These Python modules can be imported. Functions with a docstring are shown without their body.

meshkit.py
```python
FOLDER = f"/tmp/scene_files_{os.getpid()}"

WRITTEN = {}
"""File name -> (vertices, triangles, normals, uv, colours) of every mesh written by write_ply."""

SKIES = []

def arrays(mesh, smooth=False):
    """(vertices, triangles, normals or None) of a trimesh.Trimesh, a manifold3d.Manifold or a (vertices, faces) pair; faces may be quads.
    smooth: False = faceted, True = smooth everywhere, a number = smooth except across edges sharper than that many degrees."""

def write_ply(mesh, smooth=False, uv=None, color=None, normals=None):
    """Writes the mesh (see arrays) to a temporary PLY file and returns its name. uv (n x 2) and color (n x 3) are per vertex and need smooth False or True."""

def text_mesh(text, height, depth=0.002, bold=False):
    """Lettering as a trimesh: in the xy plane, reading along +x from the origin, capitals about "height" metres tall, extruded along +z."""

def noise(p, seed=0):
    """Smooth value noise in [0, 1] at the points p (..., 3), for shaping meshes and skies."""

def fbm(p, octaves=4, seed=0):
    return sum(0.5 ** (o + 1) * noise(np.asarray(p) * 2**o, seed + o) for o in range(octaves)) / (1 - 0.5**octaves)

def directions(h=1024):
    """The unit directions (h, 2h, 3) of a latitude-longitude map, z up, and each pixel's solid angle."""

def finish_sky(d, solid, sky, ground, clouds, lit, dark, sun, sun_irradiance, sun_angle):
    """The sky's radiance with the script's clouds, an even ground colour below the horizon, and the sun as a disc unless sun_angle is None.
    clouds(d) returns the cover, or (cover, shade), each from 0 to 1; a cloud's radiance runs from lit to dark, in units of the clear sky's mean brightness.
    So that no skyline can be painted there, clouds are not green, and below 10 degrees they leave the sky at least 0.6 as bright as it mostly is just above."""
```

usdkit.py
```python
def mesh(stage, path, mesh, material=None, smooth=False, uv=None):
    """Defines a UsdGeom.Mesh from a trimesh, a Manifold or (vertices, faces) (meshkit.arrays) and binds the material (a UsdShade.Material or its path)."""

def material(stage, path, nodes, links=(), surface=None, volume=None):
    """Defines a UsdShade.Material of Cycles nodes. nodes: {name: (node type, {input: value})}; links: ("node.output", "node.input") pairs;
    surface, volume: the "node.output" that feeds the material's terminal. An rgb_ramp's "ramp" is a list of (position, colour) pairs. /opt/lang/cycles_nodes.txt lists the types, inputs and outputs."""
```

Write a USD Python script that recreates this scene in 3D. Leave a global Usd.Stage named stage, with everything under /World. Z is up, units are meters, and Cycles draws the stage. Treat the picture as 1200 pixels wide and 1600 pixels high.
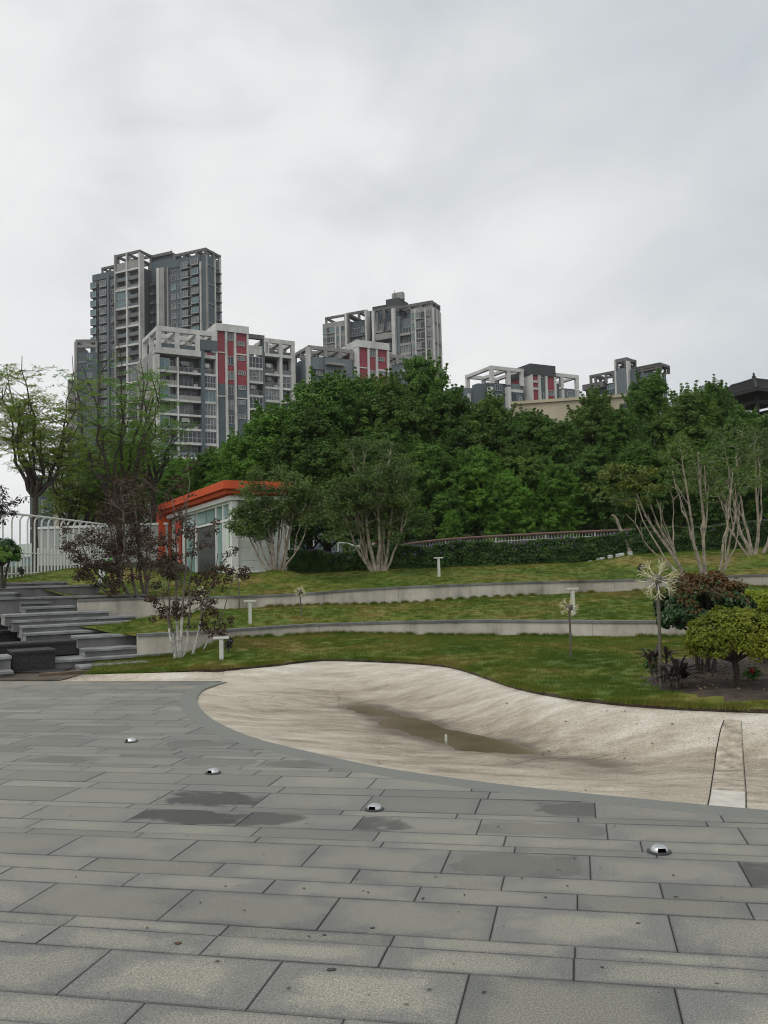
import math
import numpy as np
import trimesh
import usdkit
from pxr import Usd, UsdGeom, UsdLux, UsdShade, Gf, Sdf, Vt
import shapely
from shapely.geometry import Polygon, LineString, Point, box as sbox
from scipy.interpolate import LinearNDInterpolator, CubicSpline

stage = Usd.Stage.CreateInMemory()
UsdGeom.SetStageUpAxis(stage, UsdGeom.Tokens.z)
UsdGeom.SetStageMetersPerUnit(stage, 1.0)
UsdGeom.Xform.Define(stage, '/World')
UsdGeom.Scope.Define(stage, '/World/Looks')

# ------------------------------------------------------------------ camera
EYE = np.array([0.0, 0.0, 1.63])
PITCH, ROLL, FPX = math.radians(4.1), math.radians(-1.51), 1381.0
CF = np.array([0, math.cos(PITCH), math.sin(PITCH)])
_r, _u = np.array([1.0, 0, 0]), np.array([0, -math.sin(PITCH), math.cos(PITCH)])
CR = math.cos(ROLL) * _r + math.sin(ROLL) * _u
CU = -math.sin(ROLL) * _r + math.cos(ROLL) * _u
cam = UsdGeom.Camera.Define(stage, '/World/camera')
cam.CreateHorizontalApertureAttr(36.0)
cam.CreateVerticalApertureAttr(48.0)
cam.CreateFocalLengthAttr(36.0 * FPX / 1200)
cam.CreateExposureAttr(0.0)
cam.CreateClippingRangeAttr(Gf.Vec2f(0.05, 20000))
cam.AddTransformOp().Set(Gf.Matrix4d(*CR, 0, *CU, 0, *(-CF), 0, *EYE, 1))

# ------------------------------------------------------------------ sky and sun (overcast)
SUN_EL, SUN_AZ = math.radians(58), math.radians(-140)          # azimuth = atan2(x, y): behind the camera on the left
dome = UsdLux.DomeLight.Define(stage, '/World/sky')
dome.GetPrim().SetCustomDataByKey('kind', 'structure')
SKYN = {
    'sky': ('sky_texture', {'sky_type': 'single_scattering', 'sun_disc': False, 'sun_elevation': SUN_EL, 'sun_rotation': SUN_AZ, 'aerosol_density': 2.0}),
    'tc': ('texture_coordinate', {}),
    'mp': ('mapping', {'scale': (1.0, 1.0, 1.7), 'location': (3.1, 0.7, 0.2)}),
    'n1': ('noise_texture', {'scale': 1.35, 'detail': 4.0, 'roughness': 0.48, 'distortion': 0.5}),
    'n2': ('noise_texture', {'scale': 4.2, 'detail': 6.0, 'roughness': 0.55, 'distortion': 0.8}),
    'm1': ('math', {'math_type': 'multiply_add', 'value2': 0.82, 'value3': 0.0}),
    'm2': ('math', {'math_type': 'multiply_add', 'value2': 0.2}),
    'rp': ('rgb_ramp', {'ramp': [(0.0, (5.0, 5.5, 5.9)), (0.36, (5.6, 6.05, 6.4)), (0.46, (6.9, 7.2, 7.4)), (0.53, (8.2, 8.35, 8.4)), (0.61, (9.3, 9.35, 9.3)), (1.0, (9.8, 9.8, 9.7))]}),
    'dp': ('vector_math', {'math_type': 'dot_product', 'vector2': (0.80, 0.35, 0.48)}), 'dr': ('map_range', {'range_type': 'smoothstep', 'from_min': 0.46, 'from_max': 0.82, 'to_min': 0.02, 'to_max': -0.085, 'clamp': True}), 'm3': ('math', {'math_type': 'add'}),
    'mx': ('mix', {'fac': 0.97}),
    'bg': ('background_shader', {'strength': 0.1}),
}
skymat = usdkit.material(stage, '/World/Looks/overcast_sky', SKYN, [
    ('tc.generated', 'mp.vector'), ('mp.vector', 'n1.vector'), ('mp.vector', 'n2.vector'), ('n1.fac', 'm1.value1'),
    ('n2.fac', 'm2.value1'), ('m1.value', 'm2.value3'), ('tc.generated', 'dp.vector1'), ('dp.value', 'dr.value'), ('dr.result', 'm3.value1'), ('m2.value', 'm3.value2'), ('m3.value', 'rp.fac'), ('sky.color', 'mx.color1'), ('rp.color', 'mx.color2'), ('mx.color', 'bg.color')],
    surface='bg.background')
UsdShade.MaterialBindingAPI.Apply(dome.GetPrim()).Bind(skymat)
sun = UsdLux.DistantLight.Define(stage, '/World/sun')
sun.CreateNormalizeAttr(True)
sun.CreateIntensityAttr(0.3)
sun.CreateAngleAttr(40.0)
sun.CreateColorAttr(Gf.Vec3f(1.0, 0.97, 0.93))
_d = np.array([math.cos(SUN_EL) * math.sin(SUN_AZ), math.cos(SUN_EL) * math.cos(SUN_AZ), math.sin(SUN_EL)])
_x = np.cross([0, 0, 1], _d); _x /= np.linalg.norm(_x); _y = np.cross(_d, _x)
sun.AddTransformOp().Set(Gf.Matrix4d(*_x, 0, *_y, 0, *_d, 0, 0, 0, 50, 1))

# ------------------------------------------------------------------ helpers: places
def ray(x, y): return CF + (x - 600) / FPX * CR - (y - 800) / FPX * CU
def at_z(x, y, z=0.0):
    d = ray(x, y); return EYE + d * (z - EYE[2]) / d[2]
def at_y(x, y, Y):
    d = ray(x, y); return EYE + d * Y / d[1]
def spline(pts, n, closed=False):
    p = np.asarray(pts, float); t = np.r_[0, np.cumsum(np.linalg.norm(np.diff(p[:, :2], axis=0), axis=1) ** 0.5)]
    return CubicSpline(t, p, bc_type='natural')(np.linspace(0, t[-1], n))
def resample(p, n):
    p = np.asarray(p, float); t = np.r_[0, np.cumsum(np.linalg.norm(np.diff(p, axis=0), axis=1))]
    s = np.linspace(0, t[-1], n); return np.stack([np.interp(s, t, p[:, k]) for k in range(p.shape[1])], 1)

# ------------------------------------------------------------------ helpers: meshes
class MB:
    """collects shapes into one mesh"""
    def __init__(self): self.V, self.F, self.n = [], [], 0
    def add(self, v, f):
        v = np.asarray(v, float); f = np.asarray(f, int)
        if f.shape[1] == 4: f = np.vstack([f[:, [0, 1, 2]], f[:, [0, 2, 3]]])
        self.V.append(v); self.F.append(f + self.n); self.n += len(v); return self
    def get(self): return np.vstack(self.V), np.vstack(self.F)
    def box(self, x0, x1, y0, y1, z0, z1):
        v = [(x, y, z) for x in (x0, x1) for y in (y0, y1) for z in (z0, z1)]
        return self.add(v, [(0, 1, 3, 2), (4, 6, 7, 5), (0, 4, 5, 1), (2, 3, 7, 6), (0, 2, 6, 4), (1, 5, 7, 3)])
    def cbox(self, x0, x1, y0, y1, z0, z1, c=0.01):
        """box with chamfered top edges"""
        b = [(x0, y0), (x1, y0), (x1, y1), (x0, y1)]; i = [(x0 + c, y0 + c), (x1 - c, y0 + c), (x1 - c, y1 - c), (x0 + c, y1 - c)]
        v = [(*p, z0) for p in b] + [(*p, z1 - c) for p in b] + [(*p, z1) for p in i]
        f = [(3, 2, 1, 0), (8, 9, 10, 11)]
        for k in range(4):
            l = (k + 1) % 4; f += [(k, l, 4 + l, 4 + k), (4 + k, 4 + l, 8 + l, 8 + k)]
        return self.add(v, f)
    def tube(self, pts, radii, sides=6, cap=True):
        p = np.asarray(pts, float); n = len(p); r = np.broadcast_to(np.asarray(radii, float), (n,))
        t = np.gradient(p, axis=0); t /= np.linalg.norm(t, axis=1, keepdims=True) + 1e-12
        a = np.cross(t[0], [0.3, 0.2, 0.93] if abs(t[0][2]) < 0.8 else [1, 0.1, 0]); a /= np.linalg.norm(a); A = []
        for k in range(n):
            a = a - t[k] * (a @ t[k]); a /= np.linalg.norm(a) + 1e-12; A.append(a)
        A = np.array(A); B = np.cross(t, A); ang = np.arange(sides) * 2 * np.pi / sides
        v = (p[:, None] + r[:, None, None] * (np.cos(ang)[None, :, None] * A[:, None] + np.sin(ang)[None, :, None] * B[:, None])).reshape(-1, 3)
        i, j = np.meshgrid(np.arange(n - 1), np.arange(sides), indexing='ij')
        f = np.stack([i * sides + j, i * sides + (j + 1) % sides, (i + 1) * sides + (j + 1) % sides, (i + 1) * sides + j], -1).reshape(-1, 4)
        self.add(v, f)
        if cap:
            for e, k in ((0, 0), (n - 1, 1)):
                idx = np.arange(sides) + e * sides
                fan = np.array([(idx[0], idx[q + 1], idx[q]) if k == 0 else (idx[0], idx[q], idx[q + 1]) for q in range(1, sides - 1)])
                self.F.append(fan + self.n - len(v))
        return self
    def lathe(self, prof, n=16, c=(0, 0, 0), a0=0.0, a1=2 * math.pi):
        prof = np.asarray(prof, float); full = a1 - a0 > 6.28; m = n if full else n + 1
        ang = a0 + (a1 - a0) * np.arange(m) / n
        v = np.stack([prof[:, None, 0] * np.cos(ang), prof[:, None, 0] * np.sin(ang), np.broadcast_to(prof[:, None, 1], (len(prof), m))], -1).reshape(-1, 3) + c
        f = [(i * m + j, i * m + (j + 1) % m, (i + 1) * m + (j + 1) % m, (i + 1) * m + j) for i in range(len(prof) - 1) for j in range(n)]
        return self.add(v, f)
    def ball(self, c, r, sub=1):
        s = trimesh.creation.icosphere(sub, 1.0); return self.add(np.array(s.vertices) * r + c, np.array(s.faces))
    def grid(self, P):
        """P: (n, m, 3) points"""
        n, m = P.shape[:2]; i, j = np.meshgrid(np.arange(n - 1), np.arange(m - 1), indexing='ij')
        return self.add(P.reshape(-1, 3), np.stack([i * m + j, (i + 1) * m + j, (i + 1) * m + j + 1, i * m + j + 1], -1).reshape(-1, 4))
    def rot(self, ang=0, off=(0, 0, 0)):
        c, s = math.cos(ang), math.sin(ang); M = np.array([[c, s, 0], [-s, c, 0], [0, 0, 1]])
        self.V = [v @ M + off for v in self.V]; return self

used = {}
def fresh(parent, name):
    k = (str(parent), name); used[k] = used.get(k, -1) + 1
    return f'{parent}/{name}' + (f'_{used[k]:03d}' if used[k] else '')
def data(prim, label=None, cat=None, group=None, kind=None):
    for k, v in (('label', label), ('category', cat), ('group', group), ('kind', kind)):
        if v: prim.SetCustomDataByKey(k, v)
    return prim
def obj(name, mesh, mat, parent=None, smooth=False, uv=None, **kw):
    m = mesh.get() if isinstance(mesh, MB) else mesh
    path = fresh(parent.GetPath() if parent is not None else '/World', name)
    return data(usdkit.mesh(stage, path, m, mat, smooth, uv).GetPrim(), **kw)
def thing(name, label, cat, loc=(0, 0, 0), rotz=0.0, scale=(1, 1, 1), group=None, kind=None, parent=None):
    x = UsdGeom.Xform.Define(stage, fresh(parent.GetPath() if parent is not None else '/World', name))
    x.AddTranslateOp().Set(Gf.Vec3d(*map(float, loc))); x.AddRotateZOp().Set(float(rotz)); x.AddScaleOp().Set(Gf.Vec3f(*map(float, scale)))
    return data(x.GetPrim(), label, cat, group, kind)
def place(p, loc, rotz=0.0, scale=(1, 1, 1)):
    p.GetAttribute('xformOp:translate').Set(Gf.Vec3d(*map(float, loc))); p.GetAttribute('xformOp:rotateZ').Set(float(rotz)); p.GetAttribute('xformOp:scale').Set(Gf.Vec3f(*map(float, scale)))
def dup(root, loc, rotz=0.0, scale=(1, 1, 1), label=None, group=None):
    was = root.GetCustomData()
    base = root.GetName().rstrip('0123456789').rstrip('_')
    x = UsdGeom.Xform.Define(stage, fresh('/World', base)); r = x.GetPrim()
    r.GetReferences().AddInternalReference(root.GetPath()); r.SetInstanceable(True)
    x.AddTranslateOp().Set(Gf.Vec3d(*map(float, loc))) if not r.GetAttribute('xformOp:translate') else None
    place(r, loc, rotz, scale)
    return data(r, label or was['label'], was['category'], group or was.get('group'))

# ------------------------------------------------------------------ materials
L = '/World/Looks/'
def mat(name, nodes, links, surface='p.BSDF'): return usdkit.material(stage, L + name, nodes, links, surface=surface)
def plain(name, col, rough=0.6, metal=0.0, noise=0.15, scale=3.0, bump=0.0, **kw):
    lo, hi = [c * (1 - noise) for c in col], [min(1, c * (1 + noise)) for c in col]
    N = {'g': ('geometry', {}), 'n': ('noise_texture', {'scale': scale, 'detail': 5.0, 'roughness': 0.6}), 'r': ('rgb_ramp', {'ramp': [(0.3, lo), (0.7, hi)]}),
         'p': ('principled_bsdf', {'roughness': rough, 'metallic': metal, **kw})}
    K = [('g.position', 'n.vector'), ('n.fac', 'r.fac'), ('r.color', 'p.base_color')]
    if bump:
        N['b'] = ('bump', {'strength': bump, 'distance': 0.02}); K += [('n.fac', 'b.height'), ('b.normal', 'p.normal')]
    return mat(name, N, K)
def painted_wall(name, col, dirt=(0.06, 0.06, 0.055), amount=0.5, far=False):
    """painted render with vertical rain streaks and blotches"""
    N = {'g': ('geometry', {}), 'm': ('mapping', {'scale': (0.35, 0.35, 0.06) if far else (1.6, 1.6, 0.16)}), 'n': ('noise_texture', {'scale': 1.0, 'detail': 6.0, 'roughness': 0.7}),
         'n2': ('noise_texture', {'scale': 0.22 if far else 0.9, 'detail': 7.0, 'roughness': 0.72}), 'mu': ('math', {'math_type': 'multiply'}),
         'r': ('rgb_ramp', {'ramp': [(0.16, (0, 0, 0)), (0.42, (1, 1, 1))]}), 'i': ('math', {'math_type': 'multiply', 'value2': amount}),
         'x': ('mix', {'color1': col, 'color2': dirt}), 'p': ('principled_bsdf', {'roughness': 0.8})}
    return mat(name, N, [('g.position', 'm.vector'), ('m.vector', 'n.vector'), ('g.position', 'n2.vector'), ('n.fac', 'mu.value1'), ('n2.fac', 'mu.value2'), ('mu.value', 'r.fac'),
                         ('r.color', 'i.value1'), ('i.value', 'x.fac'), ('x.color', 'p.base_color')])
def leafmat(name, dark, mid, light, rough=0.5, trans=0.25, nscale=1.2):
    N = {'g': ('geometry', {}), 'n': ('noise_texture', {'scale': nscale, 'detail': 2.0}), 'o': ('object_info', {}),
         'a': ('math', {'math_type': 'multiply_add', 'value2': 0.5}), 'b': ('math', {'math_type': 'multiply_add', 'value2': 0.85, 'value3': -0.1}),
         'c': ('math', {'math_type': 'multiply_add', 'value2': 0.2}),
         'r': ('rgb_ramp', {'ramp': [(0.2, dark), (0.55, mid), (0.95, light)]}), 'p': ('principled_bsdf', {'roughness': rough, 'specular_ior_level': 0.35}),
         't': ('translucent_bsdf', {}), 'x': ('mix_closure', {'fac': trans})}
    return mat(name, N, [('g.position', 'n.vector'), ('n.fac', 'b.value1'), ('g.random_per_island', 'a.value1'), ('b.value', 'a.value3'), ('o.random', 'c.value1'), ('a.value', 'c.value3'),
                         ('c.value', 'r.fac'), ('r.color', 'p.base_color'), ('r.color', 't.color'), ('p.BSDF', 'x.closure1'), ('t.BSDF', 'x.closure2')], surface='x.closure')

def paver_mat(name, wet=0.0, wx=(0.0, 1.0)):
    """flamed grey granite; each slab dries from its middle, so its edges stay darker. wet: a rain puddle drying on the slab between wx[0] and wx[1] of its length"""
    N = {'g': ('geometry', {}), 'tc': ('texture_coordinate', {}), 's': ('separate_xyz', {}), 'o': ('object_info', {}),
         'u0': ('math', {'math_type': 'subtract', 'value2': 0.5}), 'v0': ('math', {'math_type': 'subtract', 'value2': 0.5}),
         'ua': ('math', {'math_type': 'absolute'}), 'va': ('math', {'math_type': 'absolute'}), 'mx': ('math', {'math_type': 'smoothmax', 'value3': 0.12}),
         'n': ('noise_texture', {'scale': 3.2, 'detail': 8.0, 'roughness': 0.68, 'distortion': 0.5}), 'e': ('math', {'math_type': 'multiply_add', 'value2': 1.15}), 'tv': ('math', {'math_type': 'add'}), 'tf': ('math', {'math_type': 'fraction'}), 'tr': ('rgb_ramp', {'ramp': [(0.0, (0.80, 0.81, 0.81)), (0.5, (1.0, 1.0, 1.0)), (1.0, (1.18, 1.17, 1.14))]}), 'mt': ('mix', {'mix_type': 'multiply', 'fac': 1.0}),
         'rr': ('math', {'math_type': 'multiply_add', 'value2': 0.14}), 'ri': ('math', {'math_type': 'multiply_add', 'value2': 0.10}),
         'ef': ('map_range', {'range_type': 'smoothstep', 'from_min': 0.86, 'from_max': 1.16, 'to_min': 0.0, 'to_max': 1.0, 'clamp': True}), 'py': ('separate_xyz', {}), 'pf': ('map_range', {'range_type': 'smoothstep', 'from_min': 3.2, 'from_max': 7.5, 'to_min': 1.0, 'to_max': 0.30, 'clamp': True}), 'sh': ('math', {'math_type': 'multiply_add', 'value3': 0.62}), 'iv': ('math', {'math_type': 'subtract', 'value2': 0.62}),
         'col': ('mix', {'color1': (0.236, 0.230, 0.200), 'color2': (0.148, 0.151, 0.142)}),
         'sp': ('noise_texture', {'scale': 125.0, 'detail': 4.0, 'roughness': 0.85}), 'spr': ('rgb_ramp', {'ramp': [(0.34, (0.42, 0.42, 0.42)), (0.5, (0.98, 0.98, 0.98)), (0.64, (1.75, 1.72, 1.6))]}),
         'ml': ('mix', {'mix_type': 'multiply', 'fac': 1.0}),
         'big': ('noise_texture', {'scale': 0.5, 'detail': 3.0}), 'br': ('rgb_ramp', {'ramp': [(0.3, (0.84, 0.85, 0.86)), (0.7, (1.12, 1.11, 1.08))]}), 'mb': ('mix', {'mix_type': 'multiply', 'fac': 1.0}),
         'st': ('noise_texture', {'scale': 5.0, 'detail': 8.0, 'roughness': 0.8}), 'sr': ('map_range', {'range_type': 'smoothstep', 'from_min': 0.30, 'from_max': 0.36, 'to_min': 0.55, 'to_max': 0.0, 'clamp': True}),
         'md': ('mix', {'color2': (0.045, 0.045, 0.042)}), 'jv': ('map_range', {'range_type': 'smoothstep', 'from_min': 0.44, 'from_max': 0.5, 'to_min': 0.0, 'to_max': 1.0, 'clamp': True}), 'ju': ('map_range', {'range_type': 'smoothstep', 'from_min': 0.485, 'from_max': 0.5, 'to_min': 0.0, 'to_max': 1.0, 'clamp': True}), 'jm': ('math', {'math_type': 'maximum'}), 'jn': ('map_range', {'from_min': 0.3, 'from_max': 0.6, 'to_min': 0.25, 'to_max': 0.85, 'clamp': True}), 'jx': ('math', {'math_type': 'multiply'}), 'jd': ('mix', {'color2': (0.040, 0.041, 0.038)}),
         'p': ('principled_bsdf', {}), 'rg': ('map_range', {'from_min': 0, 'from_max': 1, 'to_min': 0.78, 'to_max': 0.5, 'clamp': True}),
         'bp': ('bump', {'strength': 0.55, 'distance': 0.004})}
    K = [('tc.UV', 's.vector'), ('s.x', 'u0.value1'), ('s.y', 'v0.value1'), ('u0.value', 'ua.value1'), ('v0.value', 'va.value1'), ('ua.value', 'mx.value1'), ('va.value', 'mx.value2'),
         ('g.position', 'n.vector'), ('n.fac', 'e.value1'), ('mx.value', 'e.value3'), ('e.value', 'rr.value3'), ('o.random', 'rr.value1'), ('rr.value', 'ri.value3'), ('g.random_per_island', 'ri.value1'), ('ri.value', 'ef.value'), ('g.position', 'py.vector'), ('py.y', 'pf.value'), ('ef.result', 'iv.value1'), ('iv.value', 'sh.value1'), ('pf.result', 'sh.value2'), ('sh.value', 'col.fac'),
         ('g.position', 'sp.vector'), ('sp.fac', 'spr.fac'), ('col.color', 'ml.color1'), ('spr.color', 'ml.color2'), ('g.position', 'big.vector'), ('big.fac', 'br.fac'),
         ('o.random', 'tv.value1'), ('g.random_per_island', 'tv.value2'), ('tv.value', 'tf.value1'), ('tf.value', 'tr.fac'), ('ml.color', 'mt.color1'), ('tr.color', 'mt.color2'), ('mt.color', 'mb.color1'), ('br.color', 'mb.color2'), ('g.position', 'st.vector'), ('st.fac', 'sr.value'), ('sr.result', 'md.fac'), ('va.value', 'jv.value'), ('ua.value', 'ju.value'), ('jv.result', 'jm.value1'), ('ju.result', 'jm.value2'), ('n.fac', 'jn.value'), ('jm.value', 'jx.value1'), ('jn.result', 'jx.value2'), ('jx.value', 'jd.fac'), ('mb.color', 'jd.color1'), ('jd.color', 'md.color1'),
         ('ef.result', 'rg.value'), ('sp.fac', 'bp.height'), ('bp.normal', 'p.normal')]
    if wet:
        N |= {'wn': ('noise_texture', {'scale': 2.6, 'detail': 5.0, 'roughness': 0.62, 'distortion': 0.5}), 'wa': ('math', {'math_type': 'multiply_add', 'value2': 3.6}),
              'wc': ('math', {'math_type': 'subtract', 'value2': (wx[0] + wx[1]) / 2}), 'wb': ('math', {'math_type': 'absolute'}), 'wd': ('math', {'math_type': 'divide', 'value2': max(0.05, (wx[1] - wx[0]) / 2)}),
              'v2': ('math', {'math_type': 'multiply', 'value2': 2.0}), 'w2': ('math', {'math_type': 'power', 'value2': 2.0}), 'v3': ('math', {'math_type': 'power', 'value2': 2.0}), 'wm': ('math', {'math_type': 'add'}),
              'wf': ('map_range', {'range_type': 'smoothstep', 'from_min': 2.35, 'from_max': 2.85, 'to_min': wet, 'to_max': 0.0, 'clamp': True}),
              'wk': ('mix', {'mix_type': 'multiply', 'color2': (0.22, 0.22, 0.22)}), 'wr': ('mix_float', {'b': 0.5})}
        K += [('s.x', 'wc.value1'), ('wc.value', 'wb.value1'), ('wb.value', 'wd.value1'), ('va.value', 'v2.value1'), ('wd.value', 'w2.value1'), ('v2.value', 'v3.value1'), ('w2.value', 'wm.value1'), ('v3.value', 'wm.value2'), ('g.position', 'wn.vector'),
              ('wn.fac', 'wa.value1'), ('wm.value', 'wa.value3'), ('wa.value', 'wf.value'), ('wf.result', 'wk.fac'), ('md.color', 'wk.color1'), ('wk.color', 'p.base_color'),
              ('wf.result', 'wr.fac'), ('rg.result', 'wr.a'), ('wr.result', 'p.roughness')]
    else:
        K += [('md.color', 'p.base_color'), ('rg.result', 'p.roughness')]
    return mat(name, N, K)

M = {}
M['paver'] = paver_mat('granite_paver')
M['paver_wet'] = paver_mat('granite_paver_wet', 0.95, (-0.15, 1.15))
M['paver_wet_left'] = paver_mat('granite_paver_wet_left', 0.8, (-0.5, 0.6))
M['paver_wet_right'] = paver_mat('granite_paver_wet_right', 0.6, (0.45, 1.2))
M['paver_damp'] = paver_mat('granite_paver_damp', 0.4, (0.0, 1.0))
M['kerb'] = plain('granite_kerb', (0.165, 0.17, 0.15), 0.7, noise=0.25, scale=60, bump=0.3)
M['mortar'] = plain('joint_mortar', (0.020, 0.020, 0.019), 0.9, scale=30)
M['steel'] = plain('brushed_steel', (0.55, 0.56, 0.56), 0.28, 1.0, noise=0.1, scale=30)
M['lens'] = plain('dark_lens', (0.012, 0.012, 0.012), 0.12)
M['cream_paint'] = plain('lamp_white', (0.52, 0.53, 0.48), 0.45, noise=0.1, scale=9)
M['black'] = plain('black_plastic', (0.018, 0.018, 0.018), 0.4)
M['star'] = plain('lamp_rod', (0.55, 0.52, 0.33), 0.4, noise=0.1)
M['bronze'] = plain('bronze_pole', (0.13, 0.115, 0.09), 0.45, 0.3, scale=12)
M['coping'] = plain('granite_coping', (0.20, 0.21, 0.205), 0.7, noise=0.4, scale=2.6, bump=0.2)
M['riser'] = painted_wall('granite_riser', (0.17, 0.172, 0.165), (0.035, 0.036, 0.034), 0.75)
M['endstone'] = plain('granite_end', (0.27, 0.275, 0.265), 0.7, noise=0.2, scale=8)
M['wetstone'] = plain('wet_cascade_stone', (0.014, 0.015, 0.013), 0.5, noise=0.8, scale=26, bump=0.6)
M['wallcon'] = painted_wall('wall_render', (0.52, 0.485, 0.42), (0.10, 0.085, 0.06), 0.75)
M['capcon'] = painted_wall('wall_coping', (0.19, 0.195, 0.19), (0.02, 0.02, 0.02), 0.9)
M['soil'] = plain('garden_soil', (0.055, 0.040, 0.028), 0.95, noise=0.6, scale=5, bump=1.0)
M['dirt'] = plain('wet_dirt', (0.075, 0.058, 0.036), 0.55, noise=0.6, scale=3, bump=0.4)
M['bark'] = plain('dark_bark', (0.055, 0.045, 0.036), 0.9, noise=0.5, scale=9, bump=0.6)
M['bark_pale'] = plain('pale_bark', (0.27, 0.23, 0.18), 0.85, noise=0.6, scale=7, bump=0.6)
M['bark_grey'] = plain('grey_bark', (0.13, 0.11, 0.088), 0.85, noise=0.4, scale=8, bump=0.4)
M['limewash'] = plain('limewashed_bark', (0.42, 0.41, 0.38), 0.85, noise=0.5, scale=14, bump=0.5)
M['leaf_bg'] = leafmat('leaf_ficus', (0.057, 0.113, 0.022), (0.107, 0.217, 0.035), (0.247, 0.403, 0.064))
M['leaf_bg2'] = leafmat('leaf_ficus_bright', (0.076, 0.167, 0.024), (0.15, 0.306, 0.037), (0.302, 0.515, 0.069))
M['leaf_myrtle'] = leafmat('leaf_myrtle', (0.062, 0.108, 0.026), (0.108, 0.172, 0.040), (0.18, 0.245, 0.062))
M['leaf_yellow'] = leafmat('leaf_yellowing', (0.085, 0.115, 0.022), (0.15, 0.19, 0.035), (0.24, 0.26, 0.05))
M['leaf_purple'] = leafmat('leaf_purple', (0.030, 0.019, 0.012), (0.078, 0.043, 0.026), (0.145, 0.078, 0.046), 0.5, 0.2, 2.5)
M['leaf_purple_dark'] = leafmat('leaf_purple_dark', (0.012, 0.010, 0.010), (0.026, 0.018, 0.017), (0.05, 0.03, 0.025), 0.45, 0.15, 2.5)
M['leaf_feather'] = leafmat('leaf_feathery', (0.122, 0.183, 0.037), (0.23, 0.322, 0.062), (0.368, 0.477, 0.104), 0.6, 0.35)
M['leaf_hedge'] = leafmat('leaf_hedge', (0.036, 0.077, 0.02), (0.078, 0.159, 0.035), (0.168, 0.285, 0.056), nscale=3)
M['leaf_photinia'] = leafmat('leaf_photinia', (0.018, 0.049, 0.016), (0.043, 0.09, 0.031), (0.086, 0.146, 0.052), 0.3, 0.15, 3)
M['leaf_red'] = leafmat('leaf_photinia_red', (0.06, 0.045, 0.012), (0.16, 0.075, 0.022), (0.25, 0.12, 0.035), 0.4, 0.25, 3)
M['leaf_golden'] = leafmat('leaf_golden', (0.117, 0.146, 0.013), (0.226, 0.26, 0.02), (0.375, 0.381, 0.037), 0.5, 0.3, 2.5)
M['leaf_lime'] = leafmat('leaf_lime', (0.154, 0.209, 0.015), (0.275, 0.341, 0.025), (0.396, 0.44, 0.05), 0.5, 0.3, 2.5)
M['leaf_cordyline'] = leafmat('leaf_cordyline', (0.022, 0.020, 0.018), (0.050, 0.040, 0.036), (0.10, 0.075, 0.066), 0.35, 0.1, 3)
M['flower'] = plain('purple_flower', (0.15, 0.08, 0.22), 0.7, noise=0.4)
M['redflower'] = plain('red_flower', (0.35, 0.012, 0.015), 0.6, noise=0.3)
M['fence'] = painted_wall('fence_white', (0.60, 0.63, 0.60), (0.28, 0.28, 0.25), 0.5)
M['handrail'] = plain('handrail_brown', (0.13, 0.070, 0.055), 0.6, noise=0.3, scale=4)
M['baluster'] = plain('baluster_grey', (0.42, 0.43, 0.40), 0.5, noise=0.1)
M['pave_white'] = plain('white_edging', (0.45, 0.46, 0.46), 0.7, noise=0.3, scale=8)
M['orange'] = painted_wall('orange_panel', (0.62, 0.085, 0.018), (0.26, 0.05, 0.02), 0.45)
M['banner'] = plain('red_banner', (0.50, 0.06, 0.03), 0.6, noise=0.05)
M['kwhite'] = painted_wall('kiosk_white', (0.66, 0.70, 0.66), (0.26, 0.26, 0.22), 0.55)
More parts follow.
